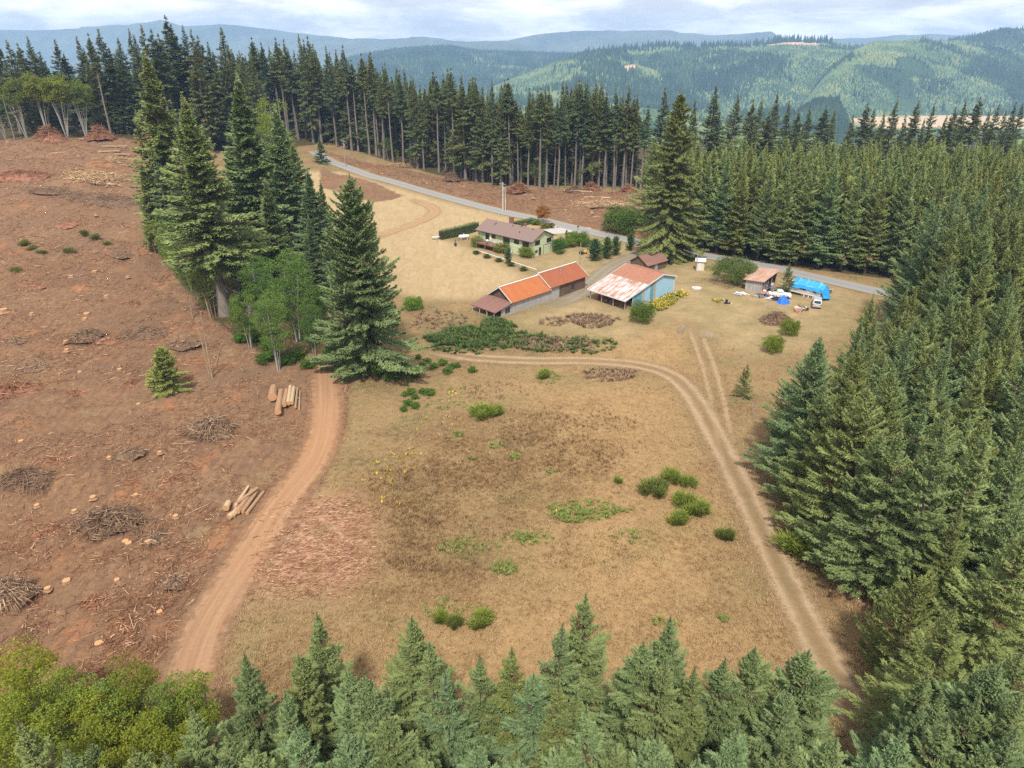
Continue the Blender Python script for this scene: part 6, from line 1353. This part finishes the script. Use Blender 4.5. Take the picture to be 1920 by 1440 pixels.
STUMP = [(8, 585, .75), (163, 592, .6), (160, 600, .45), (134, 520, .5), (178, 512, .6), (150, 546, .4), (200, 557, .45), (124, 642, .4), (126, 658, .4), (98, 818, .42), (236, 1018, .35), (242, 1022, .35), (278, 1018, .35), (126, 1093, .4), (90, 1106, .3), (62, 258, .5), (15, 268, .7), (180, 404, .4), (200, 350, .35), (175, 935, .35), (20, 392, .4), (225, 695, .4), (60, 590, .4), (150, 1120, .3), (105, 1020, .35), (1060, 395, .4), (1110, 400, .5), (1000, 372, .4), (870, 350, .4), (800, 345, .4), (1165, 412, .5), (186, 1210, .35), (260, 760, .3), (330, 970, .3), (150, 700, .35), (40, 830, .35), (70, 950, .3), (300, 850, .28), (205, 860, .3), (255, 930, .28), (140, 960, .3), (40, 450, .35), (110, 480, .35), (240, 520, .35), (85, 390, .35), (250, 420, .3), (300, 1150, .28), (220, 1090, .28)]
def stump_mesh(seed):
    rr = random.Random(seed); n = 14; mb = MB()
    for rad, z in ((1.5, -.15), (1.12, .1), (1.0, .4), (.96, .75)):
        for j in range(n): a = 6.283 * j / n; w = rad * (1 + .14 * math.sin(j * 1.9 + seed) * (1 if z < .3 else .4) + rr.uniform(-.04, .04)); mb.v.append((w * math.cos(a), w * math.sin(a), z))
    for i in range(3):
        for j in range(n): mb.f.append((i * n + j, i * n + (j + 1) % n, (i + 1) * n + (j + 1) % n, (i + 1) * n + j))
    return mb, MB().poly([Vector(mb.v[3 * n + j]) * 1.0 + Vector((0, 0, .003)) for j in range(n)])
def build_stumps():
    protos = []
    for s in range(3):
        b, c = stump_mesh(s); r = empty('stump', (0, 0, 0)); o1 = b.build('bark', M['logbark'], r); o2 = c.build('cut_face', M['cut'], r); protos.append((o1.data, o2.data)); [bpy.data.objects.remove(q) for q in (o1, o2, r)]
    for i, (u, v, sc) in enumerate(STUMP):
        x, y = G(u, v); big = sc >= .6
        r = root_at('stump', x, y, i * 1.3, f'broad cut stump with fresh orange top, {ordinal([s for s in STUMP if s[2] >= .6].index((u, v, sc)) + 1)} largest in the clear-cut' if big else 'small cut stump with a pale orange top in the cleared soil', 'stump', 'large stumps' if big else 'small stumps on the cleared ground')
        r.scale = (sc, sc, sc * 1.15); r.location.z += .05; p = protos[i % 3]; obj('bark', p[0], r); obj('cut_face', p[1], r)
build_stumps()
def slash_heap(u, v, wpx, ht, n, lab, mat='brush', seed=0, flat=.7, thick=.05, ln=2.2, mound='ground_mound', dome=1.0, tint=(0, .8), group=None):
    x, y = G(u, v); dep = y * CP + (CAMH - hf(x, y)) * SP; Rw = wpx / 2 * dep / F; rr = np.random.default_rng(seed); n = int(n * 1.35)
    a = rr.random(n) * 6.283; q = rr.random(n) ** .6 * (.62 + .75 * vn(np.cos(a) * 1.6 + seed, np.sin(a) * 1.6, seed)); fl = rr.random(n) < .25; q = np.where(fl, q * (1 + .32 * rr.random(n)), q); px, py = np.cos(a) * q * Rw, np.sin(a) * q * Rw * flat
    gz = h(x + px, y + py) - hf(x, y); z = gz + ht * dome * np.clip(1 - q ** 1.6, 0, 1) * (.55 + .6 * rr.random(n)) + .08
    c = np.stack([px, py, z], 1); d = norm(np.stack([-np.sin(a) + rr.normal(0, .8, n), np.cos(a) + rr.normal(0, .8, n), rr.normal(0, .28, n)], 1))
    rd = rr.random(n) < .45; d[rd] = norm(np.stack([np.cos(a), np.sin(a), -ht / Rw * 1.1 * q + rr.normal(0, .25, n)], 1))[rd]
    l = ln * (.35 + .9 * rr.random(n)) * (1 - .3 * np.minimum(q, 1)); r0 = thick * (.4 + 1.1 * rr.random(n) ** 2)
    V, Fq, cp = np_sticks(c - d * l[:, None] / 2, c + d * l[:, None] / 2, r0, r0 * .5)
    low = V[:, 2] < h(x + V[:, 0], y + V[:, 1]) - hf(x, y) - .05; V[low, 2] = (h(x + V[:, 0], y + V[:, 1]) - hf(x, y))[low]
    ti = np.clip(tint[0] + (tint[1] - tint[0]) * rr.random(n), 0, 1)
    r = root_at('slash_heap', x, y, 0, lab, 'brush pile', group)
    obj('branch_tangle', np_mesh('branch_tangle', V, [Fq, cp], np.concatenate([np.repeat(ti, 3), ti, ti]), [M[mat]]), r)
    mb = MB(); m, k = 7, 18
    for i in range(m):
        for j in range(k):
            t_ = 6.283 * j / k; w = (1 - i / m) * .92 * (.62 + .7 * float(vn(math.cos(t_) * 1.6 + seed, math.sin(t_) * 1.6, seed))); zz = ht * .55 * dome * (1 - w ** 1.6) + rr.normal(0, .04) - .15 * (i == 0); xx, yy = math.cos(t_) * w * Rw, math.sin(t_) * w * Rw * flat
            mb.v.append((xx, yy, zz + hf(x + xx, y + yy) - hf(x, y)))
    for i in range(m - 1):
        for j in range(k): mb.f.append((i * k + j, i * k + (j + 1) % k, (i + 1) * k + (j + 1) % k, (i + 1) * k + j))
    mb.f.append(tuple((m - 1) * k + j for j in range(k))); mb.build('soil_mound', M['soil'] if mat != 'redbrush' else M['redsoil'], r, True)
M['soil'] = plain('heap_soil', (.165, .098, .058), .95, .45, 2); M['redsoil'] = plain('red_heap_soil', (.26, .12, .07), .95, .3, 2)
slash_heap(395, 808, 92, 2.0, 460, 'tidy grey-brown heap of branches between the log pile and the clear-cut', 'brush', 1, .75, .06, 2.6, tint=(.2, .95))
slash_heap(163, 632, 66, 1.5, 280, 'small dark spiky heap of branches on the upper clear-cut', 'brush', 2, .8, .05, 2.2, tint=(.1, .85))
slash_heap(268, 626, 96, 1.0, 300, 'low wide scatter of branches above the lone yellow-green conifer', 'brush', 3, .6, .05, 2.4, tint=(.1, .9))
slash_heap(350, 646, 70, .7, 170, 'flat branch litter beside the dead snags', 'brush', 4, .7, .05, 2.6, tint=(.2, 1))
slash_heap(205, 985, 140, 2.1, 620, 'large dark slash heap in the lower clear-cut beside small stumps', 'brush', 5, .7, .05, 2.0, tint=(0, .9))
slash_heap(48, 905, 120, 1.8, 520, 'broad dark slash heap at the left edge of the clear-cut', 'brush', 6, .7, .05, 1.9, tint=(0, .8))
slash_heap(20, 735, 120, 1.3, 300, 'reddish slash heap at the left edge above the broad dark one', 'redbrush', 7, .6, .05, 2.4, tint=(0, .9))
slash_heap(10, 1120, 110, 2.0, 420, 'tangled pale slash heap above the bottom corner thicket', 'brush', 8, .9, .05, 2.0, tint=(.3, 1))
slash_heap(180, 336, 130, 1.6, 420, 'bright heap of splintered fresh yellow wood on the upper clear-cut', 'yellowslash', 9, .75, .11, 4.2, tint=(.1, 1))
slash_heap(190, 375, 170, 1.0, 420, 'grey branch spread below the fresh yellow wood', 'brush', 10, .45, .07, 3.6, tint=(.1, .85))
slash_heap(38, 330, 110, 1.4, 320, 'red-brown slash mound at the far left of the upper clear-cut', 'redbrush', 11, .6, .07, 2.8, tint=(0, .7))
slash_heap(90, 357, 110, .7, 220, 'thin line of grey branches across the upper clear-cut', 'brush', 12, .35, .07, 3.2, tint=(.2, .9))
slash_heap(95, 264, 62, 4.6, 380, 'tallest pointed slash heap on the ridge by the yellow leafy trees', 'redbrush', 13, .9, .09, 3.0, dome=1.1)
slash_heap(190, 262, 60, 4.4, 380, 'smooth rounded slash heap on the ridge right of the tallest', 'redbrush', 14, .9, .09, 3.0, dome=1.1)
slash_heap(288, 264, 36, 3.8, 240, 'ridge slash heap half hidden by the slim fir', 'redbrush', 15, .9, .09, 2.6, dome=1.1)
slash_heap(225, 303, 60, 1.2, 180, 'scatter of broken pale branches on the ridge slope', 'yellowslash', 16, .6, .1, 3.6, tint=(0, .9))
slash_heap(972, 362, 50, 3.4, 380, 'big brown slash heap across the road behind the pale pole', 'redbrush', 17, .8, .08, 2.8)
slash_heap(847, 338, 34, 3.0, 260, 'dark slash heap across the road below the timber row', 'brush', 18, .8, .08, 2.6, tint=(.1, .7))
slash_heap(1077, 358, 34, 1.8, 200, 'low dark slash heap at the foot of the timber row', 'brush', 19, .8, .08, 2.4, tint=(.1, .6))
slash_heap(1108, 356, 36, 2.6, 240, 'brown slash heap right of the low dark one under the timber', 'redbrush', 20, .8, .08, 2.4)
slash_heap(1178, 360, 34, 2.8, 220, 'last slash heap beside the huge dark conifer', 'redbrush', 21, .8, .08, 2.4)
slash_heap(1130, 383, 130, .7, 420, 'wide spread of pale splintered wood in the roadside clearing', 'yellowslash', 22, .5, .09, 4.0, tint=(.0, 1))
slash_heap(755, 312, 60, 1.2, 220, 'thin pale slash strewn at the roadside below the timber', 'yellowslash', 23, .5, .08, 3.0, tint=(0, .8))
slash_heap(1455, 602, 64, 1.7, 420, 'purple-brown brush heap in the yard near the van', 'purple', 24, .8, .05, 1.5, tint=(0, 1))
# ------------------------------------------------------------------ things nobody could count: grass, weeds, litter of the logging
def inside(P, x, y): return poly_sd(P, x, y) < 0
def not_built(x, y):
    ok = np.ones(x.shape, bool)
    for L_, wd in ((ROAD, 3.4), (DIRTROAD, 2.2), (TRACK, 1.2), (GRAVEL, 2.6), (DRIVE, 3.5)): ok &= line_d(L_, x, y) > wd
    for P in ([G(997, 485), G(1040, 474), G(935, 440), G(888, 455)], [G(955, 592), G(1100, 541), G(1060, 530), G(885, 580)], [G(1171, 583), G(1263, 549), G(1220, 535), G(1105, 560)]): ok &= ~inside(P, x, y)
    return ok
def tufts(name, x, y, hgt, ti, per, lab, cat, mat='grass', wd=.045, seed=0, splay=.5):
    rr = np.random.default_rng(seed); n = len(x); i = np.repeat(np.arange(n), per); k = len(i)
    a = rr.random(k) * 6.283; B = np.stack([x[i] + rr.normal(0, .09, k), y[i] + rr.normal(0, .09, k), 0 * a], 1); B[:, 2] = h(B[:, 0], B[:, 1]) - .03
    D = np.stack([np.cos(a) * splay, np.sin(a) * splay, .5 + .6 * rr.random(k)], 1); Nn = np.stack([np.cos(a), np.sin(a), .6 + 0 * a], 1)
    V, Fc = np_leaves(B, D, Nn, hgt[i] * (.6 + .7 * rr.random(k)), wd * (.6 + .9 * rr.random(k)) * (hgt[i] / .3) ** .5)
    me = np_mesh(name, V, [Fc], np.repeat(np.clip(ti[i] + rr.normal(0, .05, k), 0, 1), 2), [M[mat]])
    return tag(obj(name, me), lab, cat, None, 'stuff')
def meadow():
    rr = np.random.default_rng(8); n = 90000
    u = rr.uniform(380, 1720, n); v = 560 + 880 * rr.random(n) ** .9
    a = (u - 960) / F; b = (720 - v) / F; t_ = -CAMH / (-SP + b * CP); x = a * t_; y = (CP + b * SP) * t_
    keep = (poly_sd(DIRT_A, x, y) > -.5 + rr.normal(0, 1.5, n)) & not_built(x, y) & (poly_sd(CHIPS, x, y) > rr.normal(0, 2, n)) & (poly_sd(A_POLY, x, y) > 0)
    pn = vn(x / 7, y / 7, 41) * .6 + vn(x / 2.2, y / 2.2, 42) * .4; keep &= rr.random(n) < .25 + 1.1 * pn
    x, y, pn = x[keep], y[keep], pn[keep]; m = len(x); br = np.clip(mask(BROWN, x, y, 8) + mask(BROWN2, x, y, 6), 0, 1)
    ti = np.clip(.68 - .40 * br * (pn > .45) + rr.normal(0, .11, m) - .25 * (vn(x / 3.5, y / 3.5, 43) > .68), .02, .85)
    gr = (vn(x / 5, y / 5, 45) > .80) & (rr.random(m) < .3); ti[gr] = .93
    mow = mask(YARD, x, y, 5); hg = (.22 + .16 * rr.random(m) + .16 * br * rr.random(m)) * (1 - .5 * mow)
    tufts('dry_grass', x, y, hg, ti, 4, 'dry tan and gold grass covering the meadow', 'grass', seed=9)
meadow()
def patch(name, spots, per, hgt, lab, cat, mat, tir, seed, wd=.12, splay=.8):
    rr = np.random.default_rng(seed); X = []; Y = []
    for (u, v, ru, rv, n) in spots:
        a = rr.random(n) * 6.283; q = np.sqrt(rr.random(n)) * (.6 + .6 * vn(a * 1.3, a * 0 + u, 3))
        for uu, vv in zip(u + np.cos(a) * q * ru, v + np.sin(a) * q * rv): p = G(uu, vv, 0); X.append(p[0]); Y.append(p[1])
    X = np.array(X); Y = np.array(Y); m = len(X)
    o = tufts(name, X, Y, hgt * (.5 + .8 * rr.random(m)), np.clip(tir[0] + (tir[1] - tir[0]) * rr.random(m), 0, 1), per, lab, cat, mat, wd, seed, splay); return o
patch('green_weeds', [(1080, 962, 74, 22, 190), (1075, 968, 40, 18, 110), (945, 1070, 26, 16, 90), (990, 1012, 44, 12, 80), (1160, 960, 30, 8, 36), (1180, 1010, 50, 20, 36), (1030, 705, 26, 12, 30), (930, 835, 16, 6, 26), (965, 856, 12, 5, 24), (1033, 886, 8, 4, 16), (890, 860, 10, 4, 14), (830, 1150, 44, 28, 60), (870, 1030, 60, 20, 60), (850, 745, 60, 30, 50), (1245, 1170, 30, 8, 20), (1358, 1165, 10, 6, 20), (860, 815, 10, 5, 30)], 9, .42, 'patches of fresh green weeds in the dry meadow', 'weeds', 'weed', (.2, .9), 51, .10, 1.0)
patch('bramble_thicket', [(890, 628, 62, 20, 620), (930, 610, 34, 16, 380), (830, 636, 40, 10, 260), (960, 632, 46, 16, 100), (1020, 640, 90, 20, 90), (1100, 645, 60, 16, 40), (870, 650, 80, 12, 70)], 11, .85, 'low green bramble thicket in front of the lean-to', 'brambles', 'leaf', (0, .9), 52, .17, 1.1).color = (.62, .68, .66, 1)
patch('brown_weeds', [(1105, 598, 52, 16, 420), (1060, 640, 70, 18, 160), (820, 600, 60, 20, 140), (1150, 700, 60, 16, 170), (1000, 640, 70, 16, 130), (1040, 600, 36, 10, 70)], 13, .7, 'red-brown dry weed stems in front of the blue shed', 'weeds', 'purple', (.1, 1), 53, .045, .55)
patch('tall_dry_weeds', [(1000, 800, 110, 40, 340), (1080, 860, 90, 36, 340), (880, 880, 110, 40, 260), (780, 960, 90, 40, 240), (800, 1050, 90, 40, 240), (740, 900, 60, 30, 160), (1130, 790, 60, 24, 120), (900, 1000, 90, 30, 110), (1100, 1040, 90, 40, 60), (930, 730, 70, 18, 90)], 5, .5, 'taller brown seeding weeds in the middle of the meadow', 'weeds', 'grass', (.02, .42), 57, .05, .45)
patch('yellow_flowers', [(1250, 560, 30, 15, 190), (1235, 574, 18, 9, 80), (1278, 552, 12, 7, 40), (1345, 565, 12, 4, 12)], 11, .75, 'yellow flowering ragwort growing against the blue shed wall', 'flowers', 'flower', (-.25, .95), 54, .085, .7)
patch('ragwort', [(710, 900, 50, 40, 16), (740, 870, 50, 24, 14), (850, 740, 12, 16, 7), (800, 795, 60, 24, 12), (720, 950, 60, 18, 9), (760, 850, 50, 14, 12), (1044, 967, 5, 4, 4), (862, 790, 16, 8, 4)], 4, .45, 'scattered yellow ragwort flowers in the meadow', 'flowers', 'flower', (.3, 1), 55, .12, .5)
def litter():
    rr = np.random.default_rng(15); n = 62000
    u = rr.uniform(-30, 700, n); v = 258 + 1050 * rr.random(n) ** 1.15
    a = (u - 960) / F; b = (720 - v) / F; x = np.zeros(n); y = np.zeros(n)
    dy = (CP + b * SP); dz = (-SP + b * CP); t_ = -CAMH / np.minimum(dz, -.02)
    for _ in range(14): x = a * t_; y = dy * t_; t_ = (h(x, y) - CAMH) / np.minimum(dz, -.02) * .6 + t_ * .4
    cl = vn(x / 9, y / 9, 61) * .55 + vn(x / 3, y / 3, 62) * .45
    keep = (poly_sd(DIRT_A, x, y) < 0) & (line_d(DIRTROAD, x, y) > 2.7) & (rr.random(n) < np.clip((cl - .36) * 3.2, .06, 1)) & (y < 300)
    x, y = x[keep], y[keep]; cx, cy_ = [x], [y]
    # bark and chips beside the road, slash across the county road
    n2 = 3800; uu = rr.uniform(470, 710, n2); vv = rr.uniform(930, 1125, n2); P = np.array([G(p, q, 0) for p, q in zip(uu, vv)]); k2 = poly_sd(CHIPS, P[:, 0], P[:, 1]) < rr.normal(0, 2, n2); cx.append(P[k2, 0]); cy_.append(P[k2, 1])
    n3 = 16000; xx = rr.uniform(-110, 70, n3); yy = rr.uniform(190, 345, n3); k3 = (poly_sd(DIRT_B, xx, yy) < 0) & (line_d(ROAD, xx, yy) > 5); cx.append(xx[k3]); cy_.append(yy[k3])
    nm = [len(c) for c in cx]; x = np.concatenate(cx); y = np.concatenate(cy_); m = len(x); kind = np.repeat([0, 1, 2], nm)
    far = np.clip(y / 110, .8, 2.4); l = (.3 + 1.5 * rr.random(m) ** 4) * far ** .6; l = np.where(kind == 1, .25 + .5 * rr.random(m) ** 2, l); l = np.where(rr.random(m) < .035, np.clip(l * 3.5, 1.5, 4.5), l); r0 = (.022 + .045 * rr.random(m) ** 2) * far ** .8
    ang = np.where(kind == 1, rr.normal(.15, .5, m), rr.random(m) * 6.283 * 1.0); d = np.stack([np.cos(ang), np.sin(ang), rr.normal(0, .12, m)], 1); c = np.stack([x, y, h(x, y) + .06 + .25 * 0 + rr.random(m) * .08], 1)
    c[:, 2] += np.where(kind != 1, (vn(x / 2.2, y / 2.2, 1) - .5) * .75 + (vn(x / 1.0, y / 1.0, 2) - .5) * .40 + (vn(x / 7, y / 7, 3) - .5) * 1.2, 0) * np.where(line_d(DIRTROAD, x, y) > 5.4, 1, 0)
    V, Fq, cp = np_sticks(c - d * l[:, None] / 2, c + d * l[:, None] / 2, r0, r0 * .6)
    ti = np.where(kind == 1, .45 + .4 * rr.random(m), .25 + .5 * rr.random(m)); ti = np.where(rr.random(m) < .17, .97, ti); ti = np.where(rr.random(m) < .3, .1, ti)
    tag(obj('logging_litter', np_mesh('logging_litter', V, [Fq, cp], np.concatenate([np.repeat(ti, 3), ti, ti]), [M['redbrush']])), 'broken sticks, bark and chips strewn over the cleared soil', 'wood litter', None, 'stuff')
litter()

for i, (u, v, w_) in enumerate([(70, 690, 60), (240, 720, 44), (140, 740, 50), (250, 850, 60), (110, 860, 56), (320, 900, 50), (290, 1010, 60), (90, 1000, 60), (180, 1130, 70), (330, 1090, 50), (230, 1180, 56), (60, 540, 60), (230, 480, 40), (120, 420, 50), (250, 340, 40), (30, 640, 50), (200, 640, 44), (440, 840, 40), (60, 300, 50), (240, 570, 40)]):
    slash_heap(u, v, w_, .45, 80, 'low loose scatter of broken branches on the cleared soil', 'redbrush' if i % 3 else 'brush', 60 + i, .8, .05, 1.7, tint=(0, 1), group='low branch scatters on the cleared soil')
